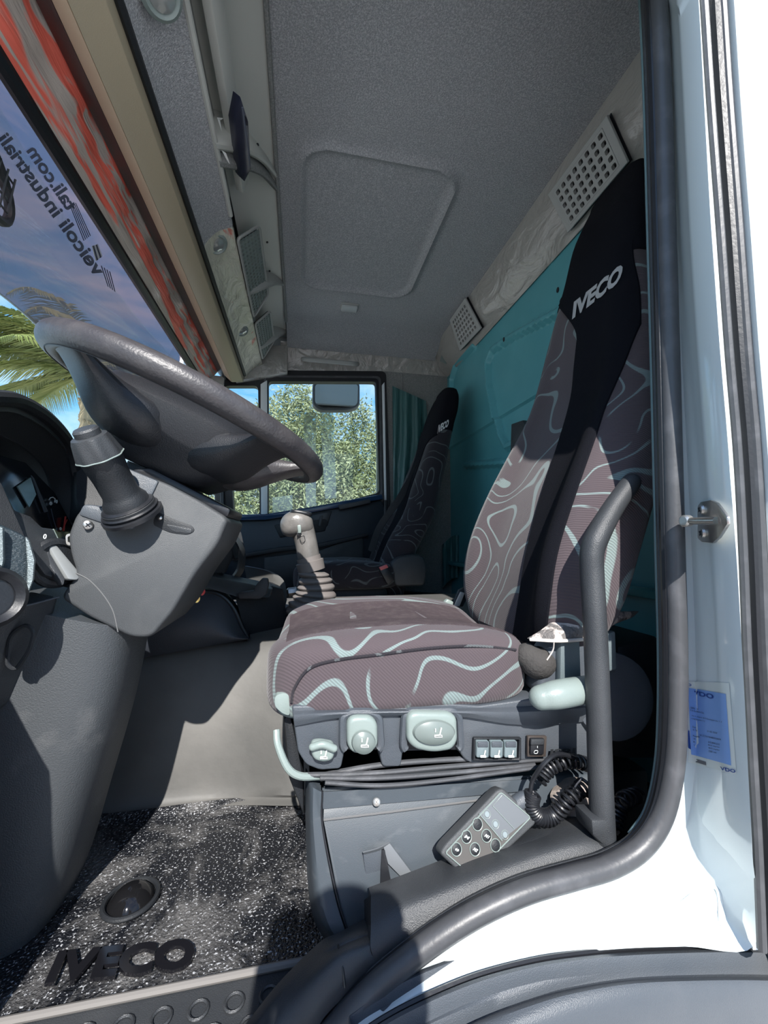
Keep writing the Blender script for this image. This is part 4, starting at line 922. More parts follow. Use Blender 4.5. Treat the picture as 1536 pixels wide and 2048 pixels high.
# ================================================================== SEATS
def interp(tab, z):
    for a, b in zip(tab, tab[1:]):
        if z <= b[0]: 
            k = max(0, (z - a[0]) / (b[0] - a[0])); return [a[i] + (b[i] - a[i]) * k for i in range(1, len(a))]
    return list(tab[-1][1:])
def smooth_tab(tab, n=5): return [tuple(v) for v in (lambda L: [[p.x, p.y, p.z, q.x, q.y] for p, q in zip(*L)])((cr_([Vector(t[:3]) for t in tab], n), cr_([Vector((t[3], t[4], 0)) for t in tab], n)))]
def backrest(tab, YCs, root, mpat, mblk, band=((-.82, -.30), (-.76, .04)), band_open=.52, zsplit=.60, znum=46, bz=None, scale=1):
    """tab rows: z, X of the front face at the centre line, half width, thickness, bolster height"""
    T = smooth_tab(tab); z0, z1 = T[0][0], T[-1][0]
    def sect(z, n=44, grow=0, u0=None, u1=None):
        X, w_, th, bo = interp(T, z); pts = []
        w_ += grow; th += grow
        for i in range(n):
            t = 2 * math.pi * i / n; c, s = math.cos(t), math.sin(t)
            y = math.copysign(abs(s) ** .62, s) * w_; x = math.copysign(abs(c) ** .62, c) * th / 2
            u = y / w_
            if c < 0: x -= bo * math.exp(-((abs(u) - .74) / .2) ** 2)
            pts.append(V(X + th / 2 + x - grow * .5, YCs + y, z))
        return pts
    zs = [z0 + (z1 - z0) * (i / znum) for i in range(znum + 1)]
    def cap(L, sc):
        c = sum(L, Vector()) / len(L); return [c + (p - c) * sc for p in L]
    lo = [z for z in zs if z <= zsplit + .02]; hi = [z for z in zs if z >= zsplit - .02]
    b = bmesh.new(); r = [sect(z) for z in lo]; r = [[p + Vector((0, 0, -.015)) for p in cap(r[0], .8)]] + r; add_loft(b, r)
    body = finish('backrest', b, mpat, root)
    b = bmesh.new(); r = [sect(z, grow=.0025) for z in hi]; r = r + [[p + Vector((0, 0, k[1])) for p in cap(r[-1], k[0])] for k in ((.93, .012), (.75, .022), (.4, .028))]; add_loft(b, r)
    head = finish('headrest_cover', b, mblk, root)
    # dark centre band down the front
    def fr(u, v):
        z = z0 + .0 + (zsplit + .02 - z0) * v; X, w_, th, bo = interp(T, z); ul = band[0][0] + (band[1][0] - band[0][0]) * v; ur = band[0][1] + (band[1][1] - band[0][1]) * v
        e = max(0, (v - band_open) / (1 - band_open)); e2 = max(0, (v - .80) / .2); ul += (-.965 - ul) * min(1, e * 2.2) ** 1.5; ur += (.93 - ur) * e2 ** 1.6
        uu = ul + (ur - ul) * u; y = uu * w_
        x = -(max(0, 1 - abs(uu) ** (1 / .62)) ** .31 if False else (1 - abs(uu) ** 3.2) ** .31) * th / 2 - bo * math.exp(-((abs(uu) - .74) / .2) ** 2)
        return V(X + th / 2 + x - .005, YCs + y, z)
    bd = finish('centre_band', grid(fr, 24, 50, Vector((.004, 0, 0))), mblk, root)
    return body, head, bd
# ---- driver's seat
ds = thing('driver_seat', 'driver seat with swirl-patterned cover and black centre band nearest the open door', 'seat', V(.2, .88, -.55))
YS = .860
dtab = [(-.20, .440, .205, .11, .01), (-.12, .455, .240, .13, .035), (-.02, .480, .250, .14, .045), (.10, .525, .250, .14, .04), (.22, .58, .235, .13, .032), (.33, .625, .208, .12, .02), (.42, .645, .188, .11, .012), (.52, .665, .170, .10, .008), (.62, .68, .140, .095, .003), (.70, .70, .128, .09, 0), (.80, .725, .120, .085, 0), (.86, .75, .110, .075, 0), (.895, .765, .090, .06, 0)]
body, head, band = backrest(dtab, YS, ds, M_swirl, M_fabblk, zsplit=.64)
class Multi:
    def __init__(s, *a): s.a = [Surf(o) for o in a]
    def at(s, px, py, off=.001):
        r = [x.at(px, py, off) for x in s.a]; r = [x for x in r if x is not None]
        return min(r, key=lambda q: (q - CAMP).length) if r else None
SH = Multi(head, band, body)
b = text_mesh('IVECO', .05)
g = bmesh.ops.subdivide_edges(b, edges=b.edges, cuts=1)
f = quadmap([(1146, 640), (1241, 566), (1250, 524), (1150, 604)])
decal('lettering', b, f, SH, mat('silver_embroidery', (.42, .42, .42), .5), ds, .003)
# cushion
def cf2(p):
    q = p.copy(); k = (q.x + .23) / .46
    q.z += .012 * math.cos(q.y / .21 * math.pi) * -1 * (1 if q.z > 0 else 0) + .014 * math.sin(k * math.pi) * (1 if q.z > 0 else .3) - .02 * max(0, k - .6) * (1 if q.z > 0 else -.6)
    q.x += .01 * math.sin(q.y * 9)
    return q
cus = finish('cushion', sbox(V(.190, .885, -.232), (.235, .235, .066), .42, .34, 72, 36, f=cf2), M_swirl, ds)
SCU = Surf(cus)
finish('cushion_centre', grid(lambda u, v: (SCU.t.ray_cast(V(-.02 + .41 * u, .70 + .30 * v, .3), Vector((0, 0, -1)))[0] or V(0, 0, 0)) + Vector((0, 0, .0015)), 20, 20, Vector((0, 0, -.004))), mat('plain_seat_knit', (.074, .058, .064), .95, bump=(700, .6), var=(60, (.10, .082, .084), .45, .75), spec=.1), ds)
pipe = [SCU.at(x, y, .0022) for x, y in ((584, 1404), (590, 1375), (620, 1335), (680, 1318), (760, 1308), (860, 1296), (950, 1292), (1030, 1300), (1062, 1312))]
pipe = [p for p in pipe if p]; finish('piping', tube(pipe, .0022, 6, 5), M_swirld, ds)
# seat base valance with controls (plane YB)
YB = .655
vo = [(583, 1412), (650, 1411), (760, 1409), (905, 1408), (960, 1412), (1045, 1400), (1150, 1390), (1218, 1385), (1222, 1400), (1222, 1512), (1180, 1518), (1060, 1520), (945, 1528), (930, 1520), (916, 1500), (806, 1503), (802, 1534), (765, 1534), (757, 1500), (690, 1500), (682, 1538), (640, 1541), (612, 1530), (596, 1505), (588, 1450)]
val = finish('base_valance', plate(vo, YB, .05, .006, .006, 3), M_grey, ds)
def hump(rail_pts, Y, th, m, name, par):
    finish(name, ribbon([pp(r, Y) for r in rail_pts], Vector((0, th, 0)), 5, 3), m, par)
hump([[(584, 1416, YB + .012), (700, 1414, YB + .012), (905, 1412, YB + .012), (1045, 1404, YB + .014), (1218, 1388, YB + .014)], [(587, 1430, YB - .010), (700, 1424, YB - .012), (905, 1422, YB - .012), (1045, 1424, YB - .012), (1218, 1412, YB - .012)], [(590, 1452, YB - .004), (700, 1434, YB - .008), (905, 1432, YB - .008), (1045, 1450, YB - .006), (1218, 1440, YB - .006)]], YB, .012, M_grey, 'valance_crown', ds)
for c in ([(686, 1432), (702, 1424), (742, 1424), (758, 1434), (762, 1500), (686, 1500)], [(810, 1430), (820, 1422), (905, 1420), (918, 1432), (922, 1500), (806, 1500)]):
    finish('button_recess', plate(c, YB - .002, .004, .001, .008), M_rubd, ds)
    cs = [P(x, y, YB - .006) for x, y in c]
    finish('recess_rim', tube(roundp([cs[5], cs[0], cs[1], cs[2], cs[3], cs[4]], .012)[2:-2], .0065, 8), M_grey, ds)
def icon(cx, cy, s, Y, par, fan=False):
    q = lambda x, y: P(cx + x * s, cy - y * s, Y)
    finish('seat_icon', tube([q(-8, -8), q(4, -7), q(8, 10)], .0011, 5), M_icon, par)
    finish('seat_icon', tube([q(4, -7), q(9, -8), q(10, -12), q(-8, -12), q(-8, -8)], .0007, 5), M_icon, par)
    if not fan: finish('seat_icon', tube([q(-6, 0), q(-6, 8)], .0010, 5), M_icon, par)
def lever(name, c, Y, d, oval, m=M_lgrey):
    g = finish(name, plate(c, Y, d, .007, .018, 3), m, ds)
    if oval:
        x, y, a, b_ = oval; o = P(x, y, Y - .001); ux = P(x + a, y, Y - .001) - o; uz = P(x, y - b_, Y - .001) - o
        rs = []
        for k, h in ((1.0, 0), (.93, .004), (.6, .008), (.2, .0095)): rs.append([o + (ux * math.cos(t) + uz * math.sin(t)) * k + Vector((0, -h, 0)) for t in [i * math.pi / 16 for i in range(32)]])
        b = bmesh.new(); add_loft(b, rs); finish('thumb_pad', b, mat('mid_grey_plastic', (.15, .18, .17), .35), g)
        icon(x + (8 if a > 30 else 2), y, .85, Y - .0115, g)
    return g
lever('height_lever', [(694, 1434), (742, 1434), (756, 1448), (757, 1494), (740, 1510), (706, 1509), (695, 1494)], YB - .022, .03, (727, 1484, 24, 24))
lever('tilt_lever', [(815, 1425), (900, 1427), (915, 1436), (917, 1484), (905, 1502), (866, 1508), (830, 1500), (815, 1484)], YB - .024, .03, (868, 1464, 42, 25))
g = lever('slide_button', [(622, 1486), (640, 1483), (668, 1488), (671, 1505), (666, 1522), (648, 1527), (628, 1522), (621, 1505)], YB - .016, .016, None)
finish('button_brow', sausage([P(625, 1494, YB - .018), P(646, 1489, YB - .020), P(668, 1497, YB - .018)], .0055), M_lgrey, g); icon(647, 1508, .8, YB - .0175, g)
finish('switch_frame', ring(pp([(948, 1476), (1043, 1476), (1043, 1522), (946, 1522)], YB - .008), pp([(952, 1480), (1039, 1480), (1038, 1518), (951, 1518)], YB - .008), Vector((0, .006, 0)), .001), M_blackd, ds)
for i in range(3):
    x = 954 + i * 28
    g = finish('rocker_switch', plate([(x, 1483), (x + 25, 1483), (x + 24, 1516), (x - 1, 1516)], YB - .014, .012, .003, .003), mat('blue_grey_plastic', (.15, .19, .20), .35), ds)
    finish('switch_top', plate([(x + 2, 1484), (x + 23, 1484), (x + 23, 1495), (x + 2, 1495)], YB - .0155, .003, .001), M_grey, g)
    icon(x + 12, 1507, .62, YB - .0155, g, True)
finish('switch_recess', plate([(1056, 1473), (1094, 1473), (1092, 1514), (1055, 1514)], YB - .009, .006, .001), mat('recess_brown', (.05, .04, .035), .5), ds)
g = finish('power_switch', plate([(1062, 1478), (1090, 1478), (1088, 1510), (1061, 1510)], YB - .014, .01, .002), M_rubd, ds)
finish('switch_top', plate([(1063, 1479), (1089, 1479), (1088, 1490), (1062, 1490)], YB - .017, .004, .001), M_black, g)
finish('mark', tube(roundp(pp([(1069, 1501), (1076, 1501), (1075, 1507), (1068, 1507)], YB - .0148), .002), .0004, 4, closed=True), M_icon, g)
finish('mark', tube([P(1075, 1492, YB - .0148), P(1075, 1496, YB - .0148)], .0005, 4), M_icon, g)
o = P(1100, 1511, YB - .0085); text3('lettering', 'ISRI', o, P(1150, 1508, YB - .0085) - o, P(1102, 1499, YB - .0085) - o, M_blackd, ds, .03)
# recliner lever, side shields, armrest mount
finish('recliner_lever', sausage([P(1082, 1395, YB - .055), P(1120, 1388, YB - .06), P(1190, 1376, YB - .05)], [.0185, .0215, .0205], 20, flat=1), M_lgrey, ds)
finish('side_shield', plate([(1075, 1390), (1090, 1310), (1120, 1270), (1180, 1262), (1215, 1265), (1235, 1300), (1262, 1360), (1262, 1420), (1240, 1470), (1215, 1490), (1180, 1440), (1120, 1400)], YB - .006, .05, .010, .015, 3), M_grey, ds)
finish('shield_panel', plate([(1122, 1262), (1160, 1262), (1164, 1375), (1120, 1380)], YB - .02, .02, .004), mat('mid_slate', (.12, .15, .16), .45, bump=(700, .2)), ds)
finish('shield_panel', plate([(1212, 1268), (1232, 1262), (1235, 1340), (1214, 1345)], YB - .018, .02, .004), mat('mid_slate', (.12, .15, .16)), ds)
finish('shield_disc', revolve([(.075, 0), (.073, .010), (.060, .014), (.045, .012), (0, .012)], P(1222, 1390, YB), Vector((-.1, -1, .1)), 32), M_grey, ds)
finish('rear_shield', plate([(1235, 1290), (1330, 1270), (1345, 1525), (1230, 1525)], YB + .03, .2, .02), M_blackd, ds)
finish('under_pad', sausage([P(1055, 1312, YB + .015), P(1075, 1325, YB + .01), P(1095, 1318, YB + .02)], [.022, .028, .022], 18), mat('worn_pad', (.045, .042, .040), .9, bump=(200, .5)), ds)
finish('shield_cap', plate([(1140, 1222), (1150, 1205), (1175, 1197), (1215, 1197), (1228, 1208), (1230, 1222)], YB + .02, .03, .006, .01), M_grey, ds)
finish('torn_cover', ribbon([[P(1125, 1230, YB + .02), P(1160, 1232, YB + .0), P(1215, 1225, YB), P(1278, 1223, YB + .03)], [P(1085, 1262, YB + .00), P(1130, 1262, YB - .02), P(1215, 1245, YB - .015), P(1262, 1236, YB + .02)], [P(1058, 1278, YB + .01), P(1120, 1280, YB - .025), P(1180, 1276, YB - .015), P(1225, 1248, YB + .01)]], Vector((0, .006, 0)), 5, 4), mat('worn_trim', (.14, .13, .125), .8, bump=(200, 1), var=(40, (.55, .48, .44), .50, .56)), ds)
finish('seam_edge', tube([P(1060, 1279, YB + .004), P(1120, 1282, YB - .028), P(1180, 1278, YB - .018)], .003, 6, 5), mat('frayed_thread', (.6, .55, .5), .9), ds)
finish('thread', tube([P(1108, 1282, YB - .026), P(1106, 1300, YB - .02), P(1094, 1320, YB - .015)], .0012, 5, 4), mat('frayed_thread', (.6, .55, .5)), ds)
# left-hand levers at the seat front
finish('front_lever', plate([(549, 1392), (568, 1386), (578, 1390), (580, 1432), (566, 1428), (550, 1414)], YB + .01, .03, .006, .006), M_lgrey, ds)
finish('front_lever', plate([(562, 1355), (576, 1350), (577, 1384), (562, 1382)], YB + .03, .03, .005, .004), M_lgrey, ds)
finish('slide_bar', tube([P(553, 1460, YB + .02), P(556, 1490, YB + .01), P(575, 1535, YB), P(600, 1552, YB), P(640, 1552, YB + .01)], .0055, 10, 5), M_lgrey, ds)
finish('front_skirt', plate([(580, 1418), (600, 1510), (608, 1560), (609, 1640), (578, 1560), (566, 1440)], YB + .04, .40, .02), M_blackd, ds)
# pleated bellows/cable bundle under the valance
for k, ys in enumerate(([(620, 1555), (760, 1530), (900, 1519), (1050, 1515)], [(605, 1550), (750, 1546), (900, 1533), (1120, 1516)], [(640, 1556), (760, 1556), (900, 1546), (1070, 1530)], [(650, 1565), (760, 1571), (890, 1560), (1080, 1534)])):
    tag(finish('black_cable', tube([P(x, y, YB + .01 - .006 * k) for x, y in ys], .0042 - .0003 * k, 8, 6), M_rub, None), ['slim black cable highest in the bundle under the seat valance', 'black cable second from the top of the bundle under the seat', 'black cable third from the top of the bundle under the seat', 'lowest sagging black cable of the bundle under the seat'][k], 'cable', 'cables under the driver seat')
# seat belt buckles between the seats
bk = thing('belt_buckle', 'worn pale seat belt buckle stub between driver cushion and backrest', 'buckle', P(915, 1210, 1.13))
finish('stalk', plate([(905, 1212), (918, 1180), (934, 1172), (945, 1178), (926, 1214)], 1.14, .012, .003), M_black, bk)
finish('frayed_wrap', plate([(908, 1214), (922, 1184), (930, 1186), (920, 1212)], 1.13, .008, .002), mat('frayed_thread', (.6, .55, .5)), bk)
finish('buckle_body', plate([(882, 1212), (896, 1198), (908, 1204), (904, 1218)], 1.13, .02, .004), M_lgrey, bk)

# ---- passenger seat
ps = thing('passenger_seat', 'passenger seat in swirl-patterned black cover against the far rear corner', 'seat', V(.3, 2.03, -.5))
YPs = 2.03
ptab = [(-0.26, 0.375, 0.16, 0.12, 0.01), (-0.14, 0.375, 0.2, 0.14, 0.03), (0.0, 0.425, 0.215, 0.15, 0.03), (0.12, 0.49, 0.215, 0.15, 0.025), (0.26, 0.535, 0.2, 0.14, 0.015), (0.38, 0.58, 0.175, 0.13, 0.01), (0.48, 0.615, 0.155, 0.12, 0.005), (0.58, 0.64, 0.14, 0.12, 0), (0.66, 0.665, 0.13, 0.12, 0), (0.73, 0.695, 0.115, 0.1, 0), (0.765, 0.715, 0.09, 0.08, 0)]
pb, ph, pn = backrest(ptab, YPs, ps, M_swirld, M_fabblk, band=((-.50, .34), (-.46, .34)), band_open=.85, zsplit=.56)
b = text_mesh('IVECO', .05); bmesh.ops.subdivide_edges(b, edges=b.edges, cuts=1)
decal('lettering', b, quadmap([(874, 868), (896, 853), (898, 838), (877, 851)]), Multi(ph, pn, pb), mat('white_embroidery', (.6, .6, .6), .6), ps, .003)
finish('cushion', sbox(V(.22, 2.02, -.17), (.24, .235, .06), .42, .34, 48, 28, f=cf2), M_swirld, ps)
finish('seat_base', box(V(.20, 2.03, -.29), (.40, .40, .16), bev=.03), M_blackd, ps)
sd_ = finish('side_cover', plate([(782, 1125), (798, 1112), (832, 1108), (850, 1114), (855, 1140), (850, 1172), (790, 1174)], 1.80, .05, .012, .02, 3), M_black, ps)
bs = thing('seat_buckle', 'black passenger seat belt buckle with red button beside the seat', 'buckle', P(775, 1150, 1.76))
finish('body', plate([(759, 1140), (776, 1132), (790, 1160), (776, 1170)], 1.76, .03, .004), M_rubd, bs)
finish('release_button', plate([(759, 1135), (774, 1129), (777, 1135), (762, 1141)], 1.755, .02, .002), mat('dull_red', (.55, .12, .12), .4), bs)
tag(finish('seat_belt', ribbon([[P(852, 880, 2.0), P(832, 925, 2.0), P(792, 995, 2.0), P(754, 1050, 2.0), P(736, 1100, 1.98)], [P(861, 883, 2.0), P(842, 930, 2.0), P(804, 1001, 2.0), P(766, 1056, 2.0), P(748, 1106, 1.98)]], Vector((.002, .004, 0)), 5, 0), M_rubd, None), 'black seat belt webbing running down beside the passenger backrest', 'seat belt')
bgd = thing('belt_guide', 'dark belt guide loop at the passenger backrest shoulder', 'belt guide', P(850, 905, 2.17))
finish('loop', tube(roundp(pp([(844, 903), (858, 908), (857, 914), (845, 911)], 2.16), .008), .004, 6, closed=True), M_lgrey, bgd)
# curtain bunch at the far rear post
def cu(u, v):
    x0 = 785 + 4 * v; x1 = 862 - 40 * abs(v - .25) - 18 * v; px = x0 + (x1 - x0) * u; py = 772 + 395 * v + 30 * u * (1 - v)
    return P(px, py, YF - .025 - .012 * math.sin(u * 19 + v * 3) - .03 * math.sin(u * math.pi))
tag(finish('cab_curtain', grid(cu, 60, 30, Vector((0, .006, 0))), M_curt, None), 'bunched dark teal curtain hanging beside the passenger window post', 'curtain')
def cu2(u, v):
    px = 885 + 55 * u; py = 1090 + 85 * v - 20 * math.sin(u * 3)
    return P(px, py, YF - .12 - .02 * math.sin(u * 15))
tag(finish('plastic_wrap', grid(cu2, 30, 12, Vector((0, .004, 0))), M_curt, None), 'crumpled teal film on the floor behind the passenger seat', 'film')

# ================================================================== DOOR OPENING, NEAR SIDE
# ---- storage box under the seat
bx = thing('storage_box', 'scuffed slate-grey plastic box cover under the driver seat with a pull recess', 'storage box', P(850, 1870, .68))
bxp = [(648, 1582, .665), (760, 1574, .665), (1000, 1556, .665), (1190, 1548, .665), (1220, 1600, .655), (1200, 1720, .60), (1000, 1800, .60), (735, 1880, .60), (694, 1878, .60), (672, 1780, .62), (646, 1640, .645)]
front = finish('front_panel', prism([P(*a) for a in bxp], Vector((0, .04, 0)), .004), M_box, bx)
finish('upper_step', ribbon([[P(645, 1580, .69), P(1100, 1552, .69)], [P(645, 1584, .656), P(1100, 1556, .656)], [P(646, 1618, .652), P(1075, 1580, .652)], [P(646, 1622, .662), P(1075, 1584, .662)]], Vector((0, .01, 0)), 8, 0), M_box, bx)
finish('step_edge', tube([P(647, 1640, .6445), P(780, 1624, .646), P(960, 1600, .650), P(1040, 1590, .652)], .0016, 6), mat('worn_edge', (.2, .2, .2)), bx)
finish('left_cheek', ribbon([[P(612, 1555, .70), P(611, 1640, .69), P(615, 1760, .67), P(628, 1840, .66), P(656, 1890, .64)], [P(622, 1572, .655), P(622, 1650, .645), P(632, 1780, .625), P(650, 1850, .61), P(680, 1890, .60)], [P(643, 1584, .655), P(643, 1650, .642), P(668, 1785, .62), P(690, 1860, .602), P(700, 1880, .60)]], Vector((0, .03, 0)), 6, 4), M_box, bx)
finish('box_shell', plate([(620, 1575), (1300, 1540), (1300, 1700), (700, 1880), (630, 1800)], .70, .40, .01), M_blackd, bx)
finish('seam', tube([P(645, 1582, .643), P(645, 1650, .640), P(672, 1785, .617), P(697, 1868, .60)], .0014, 6, 4), M_rubd, bx)
# pull recess: sunk floor, cheeks coloured pale as if lit, dark sheet as shade
finish('recess_floor', plate([(726, 1706), (768, 1694), (780, 1690), (832, 1766), (790, 1800), (736, 1790)], .6225, .004, .001), M_grey, bx)
finish('recess_wall', ribbon([[P(726, 1706, .616), P(755, 1698, .617), P(779, 1686, .62)], [P(729, 1712, .628), P(758, 1706, .628), P(778, 1700, .628)]], Vector((0, .003, 0)), 4, 0), mat('lit_slate', (.13, .14, .15), .45), bx)
finish('recess_wall', prism([P(767, 1694, .6205), P(779, 1686, .6205), P(836, 1762, .612), P(822, 1775, .612), P(776, 1728, .615)], Vector((0, .004, 0)), .001), mat('lit_slate', (.13, .14, .15)), bx)
finish('recess_shade_sheet', prism([P(764, 1700, .6195), P(770, 1700, .6195), P(782, 1762, .612), P(760, 1790, .612)], Vector((0, .002, 0)), .0), M_rubd, bx)
screwhead(753, 1604, .650, .006, bx, 'clip', M_zinc)
# ---- handset with keypad
hsn = thing('suspension_handset', 'grey remote control handset with round buttons lying on the storage box', 'remote control', P(980, 1660, .60))
hc = [P(884, 1706, .580), P(1002, 1577, .625), P(1074, 1636, .622), P(1000, 1700, .585), P(930, 1740, .566)]
h0 = P(884, 1706, .584); hx = P(1002, 1577, .612) - h0; hy_ = (P(958, 1752, .575) - h0)
hn = hx.cross(hy_).normalized(); hn = hn if hn.dot(CAMP - h0) > 0 else -hn
HQ = lambda x, y, l=0: PP(x, y, h0, hn) + hn * l
body_ = finish('body', prism(roundp([HQ(880, 1708), HQ(890, 1690), HQ(995, 1580), HQ(1006, 1576), HQ(1072, 1636), HQ(1072, 1648), HQ(950, 1762), HQ(935, 1760)], .006), -hn * .026, .005, 3), M_col, hsn)
fcp = [HQ(890, 1705, .0006), HQ(1001, 1584, .0006), HQ(1060, 1634, .0006), HQ(945, 1752, .0006)]
kp = finish('keypad', prism(roundp(fcp, .004), -hn * .001, 0), mat('keypad_brown', (.085, .080, .075), .4), hsn)
finish('display_label', prism([HQ(958, 1626, .0012), HQ(1001, 1584, .0012), HQ(1060, 1634, .0012), HQ(1002, 1680, .0012)], -hn * .0006, 0), mat('display_label', (.13, .14, .15), .35), hsn)
finish('keypad_rim', tube(roundp([q + hn * .001 for q in fcp], .004), .0009, 5, closed=True), M_lgrey, hsn)
finish('divider', tube([HQ(957, 1627, .002), HQ(1003, 1681, .002)], .0007, 5), M_lgrey, hsn)
finish('display_outline', tube([HQ(1003, 1590, .002), HQ(984, 1611, .002), HQ(1027, 1657, .002)], .0005, 5), M_lgrey, hsn)
for k, (x, y, l_) in enumerate(((912, 1698, '⇔'), (932, 1673, 'M'), (954, 1648, ''), (972, 1671, '1'), (949, 1698, '2'), (990, 1690, ''))):
    c = HQ(x, y, .001); g = finish('button', revolve([(.0070, 0), (.0070, .0012), (.0060, .0018), (0, .0020)], c, hn, 20), M_blackd, hsn)
    u = hn.orthogonal().normalized(); v = hn.cross(u)
    finish('button_ring', tube([c + (u * math.cos(t) + v * math.sin(t)) * .0078 + hn * .0006 for t in [i * math.pi / 10 for i in range(20)]], .0007, 5, closed=True), M_lgrey, g)
    ex = hy_.normalized() * .0045; ey = hx.normalized() * .0045
    if l_ in ('M', '1', '2'):
        text3('button_mark', {'M': 'M', '1': 'M1', '2': 'M2'}[l_], c - ex * .7 - ey * .5 + hn * .003, ex * 1.4, ey, M_icon, g, .02)
    elif l_:
        finish('button_mark', prism([c + hn * .003 + ex * a + ey * b_ for a, b_ in ((-.7, 0), (-.2, .5), (-.2, .2), (.2, .2), (.2, .5), (.7, 0), (.2, -.5), (.2, -.2), (-.2, -.2), (-.2, -.5))], -hn * .0006), M_icon, g)
for x, y in ((973, 1628), (990, 1648), (1009, 1669)):
    c = HQ(x, y, .0014); g = finish('indicator', revolve([(.0042, 0), (.0036, .001), (0, .0012)], c, hn, 16), mat('indicator_grey', (.22, .26, .27), .3), hsn)
    u = hn.orthogonal().normalized(); v = hn.cross(u)
    finish('indicator_ring', tube([c + (u * math.cos(t) + v * math.sin(t)) * .0058 for t in [i * math.pi / 8 for i in range(16)]], .0004, 5, closed=True), M_lgrey, g)
ca = HQ(1040, 1612, -.012); cb = P(1060, 1590, .61)
finish('cable_gland', tube([ca, ca.lerp(cb, .6), cb], [.0125, .012, .008], 16), M_grey, hsn)
# ---- coiled cable
def coil(path, r, turns, wr, par=None, name='coil'):
    pts = cr_(path, 60); L = len(pts); out = []; n = Vector((0, -1, .2)).normalized()
    per = 14; tot = turns * per
    for i in range(tot + 1):
        k = i / tot * (L - 1); j = min(int(k), L - 2); p = pts[j].lerp(pts[j + 1], k - j); t = (pts[j + 1] - pts[j]).normalized()
        n = (n - t * n.dot(t)).normalized(); b = t.cross(n); a = 2 * math.pi * i / per
        out.append(p + n * math.cos(a) * r + b * math.sin(a) * r)
    return finish(name, tube(out, wr, 7), M_rubd, par)
ck = thing('coiled_cable', 'black coiled cable of the handset looping behind the grab handle', 'cable', P(1120, 1600, .62))
coil([P(1066, 1586, .605), P(1062, 1610, .605), P(1075, 1632, .607), P(1105, 1632, .605), P(1135, 1600, .60), P(1170, 1570, .61)], .0105, 26, .0026, ck)
coil([P(1080, 1560, .625), P(1100, 1535, .63), P(1140, 1522, .63), P(1180, 1530, .64)], .0095, 13, .0026, ck)
coil([P(1225, 1662, .60), P(1232, 1630, .61), P(1248, 1600, .62), P(1275, 1590, .66)], .0110, 10, .0028, ck)
finish('straight_lead', tube([cb, P(1066, 1560, .61), P(1090, 1525, .60), P(1118, 1508, .61), P(1160, 1520, .63)], .0035, 8, 6), M_rubd, ck)
finish('cable_tie', tube([P(1165, 1555, .59), P(1150, 1580, .59), P(1190, 1600, .60)], .0016, 5, 4), M_rubd, ck)
tag(finish('crumpled_bracket', ribbon([[P(1118, 1572, .66), P(1150, 1560, .65), P(1185, 1566, .66)], [P(1108, 1605, .63), P(1150, 1600, .62), P(1190, 1602, .63)], [P(1140, 1650, .62), P(1165, 1645, .61), P(1195, 1640, .61)]], Vector((0, .01, 0)), 4, 4), mat('dusty_tan', (.20, .17, .15), .8, bump=(60, 1), var=(30, (.42, .36, .33), .45, .6)), None), 'dusty crumpled tan trim scrap behind the coiled cable', 'trim scrap')
# ---- sill cover moulding inside the seal
YSc = .53
A = [(1196, 1640, .60), (1150, 1642, .60), (1060, 1672, .60), (950, 1710, .59), (860, 1745, .585), (790, 1772, .58), (742, 1790, .58)]
B = [(1225, 1668, .565), (1160, 1675, .56), (1070, 1700, .56), (960, 1742, .555), (870, 1782, .55), (800, 1815, .55), (742, 1850, .55)]
C_ = [(1238, 1692, .548), (1170, 1704, .545), (1080, 1728, .545), (970, 1775, .54), (885, 1822, .535), (820, 1858, .535), (742, 1900, .535)]
D_ = [(1244, 1716, .542), (1175, 1728, .54), (1085, 1752, .54), (985, 1798, .535), (905, 1848, .53), (840, 1885, .53), (760, 1935, .53)]
so_ = thing('sill_cover', 'black plastic sill moulding curving over the wheel arch inside the door opening', 'sill cover', P(950, 1800, .54))
finish('upper_moulding', ribbon([pp(A, 1), pp(B, 1), pp(C_, 1), pp(D_, 1)], Vector((0, .02, -.006)), 6, 5), M_black, so_)
finish('end_wall', prism([P(742, 1790, .58), P(742, 1850, .55), P(742, 1902, .535), P(730, 1862, .60), P(728, 1800, .60)], Vector((.004, .0, 0)), 0), M_blackd, so_)
A2 = [(742, 1850, .585), (680, 1884, .57), (640, 1905, .565), (560, 1985, .55), (500, 2060, .54), (440, 2140, .53)]
B2 = [(742, 1880, .545), (690, 1900, .54), (640, 1945, .535), (585, 2010, .53), (530, 2090, .52), (480, 2170, .52)]
C2 = [(742, 1905, .535), (715, 1925, .53), (672, 1965, .525), (625, 2022, .52), (580, 2100, .515), (540, 2180, .51)]
D2 = [(762, 1933, .53), (722, 1962, .528), (690, 1992, .524), (645, 2040, .52), (610, 2110, .515), (570, 2190, .51)]
finish('lower_moulding', ribbon([pp(A2, 1), pp(B2, 1), pp(C2, 1), pp(D2, 1)], Vector((0, .02, -.006)), 6, 5), M_black, so_)
finish('joint_line', tube([P(676, 1890, .556), P(684, 1925, .533), P(690, 1975, .522)], .0014, 6, 4), M_rubd, so_)
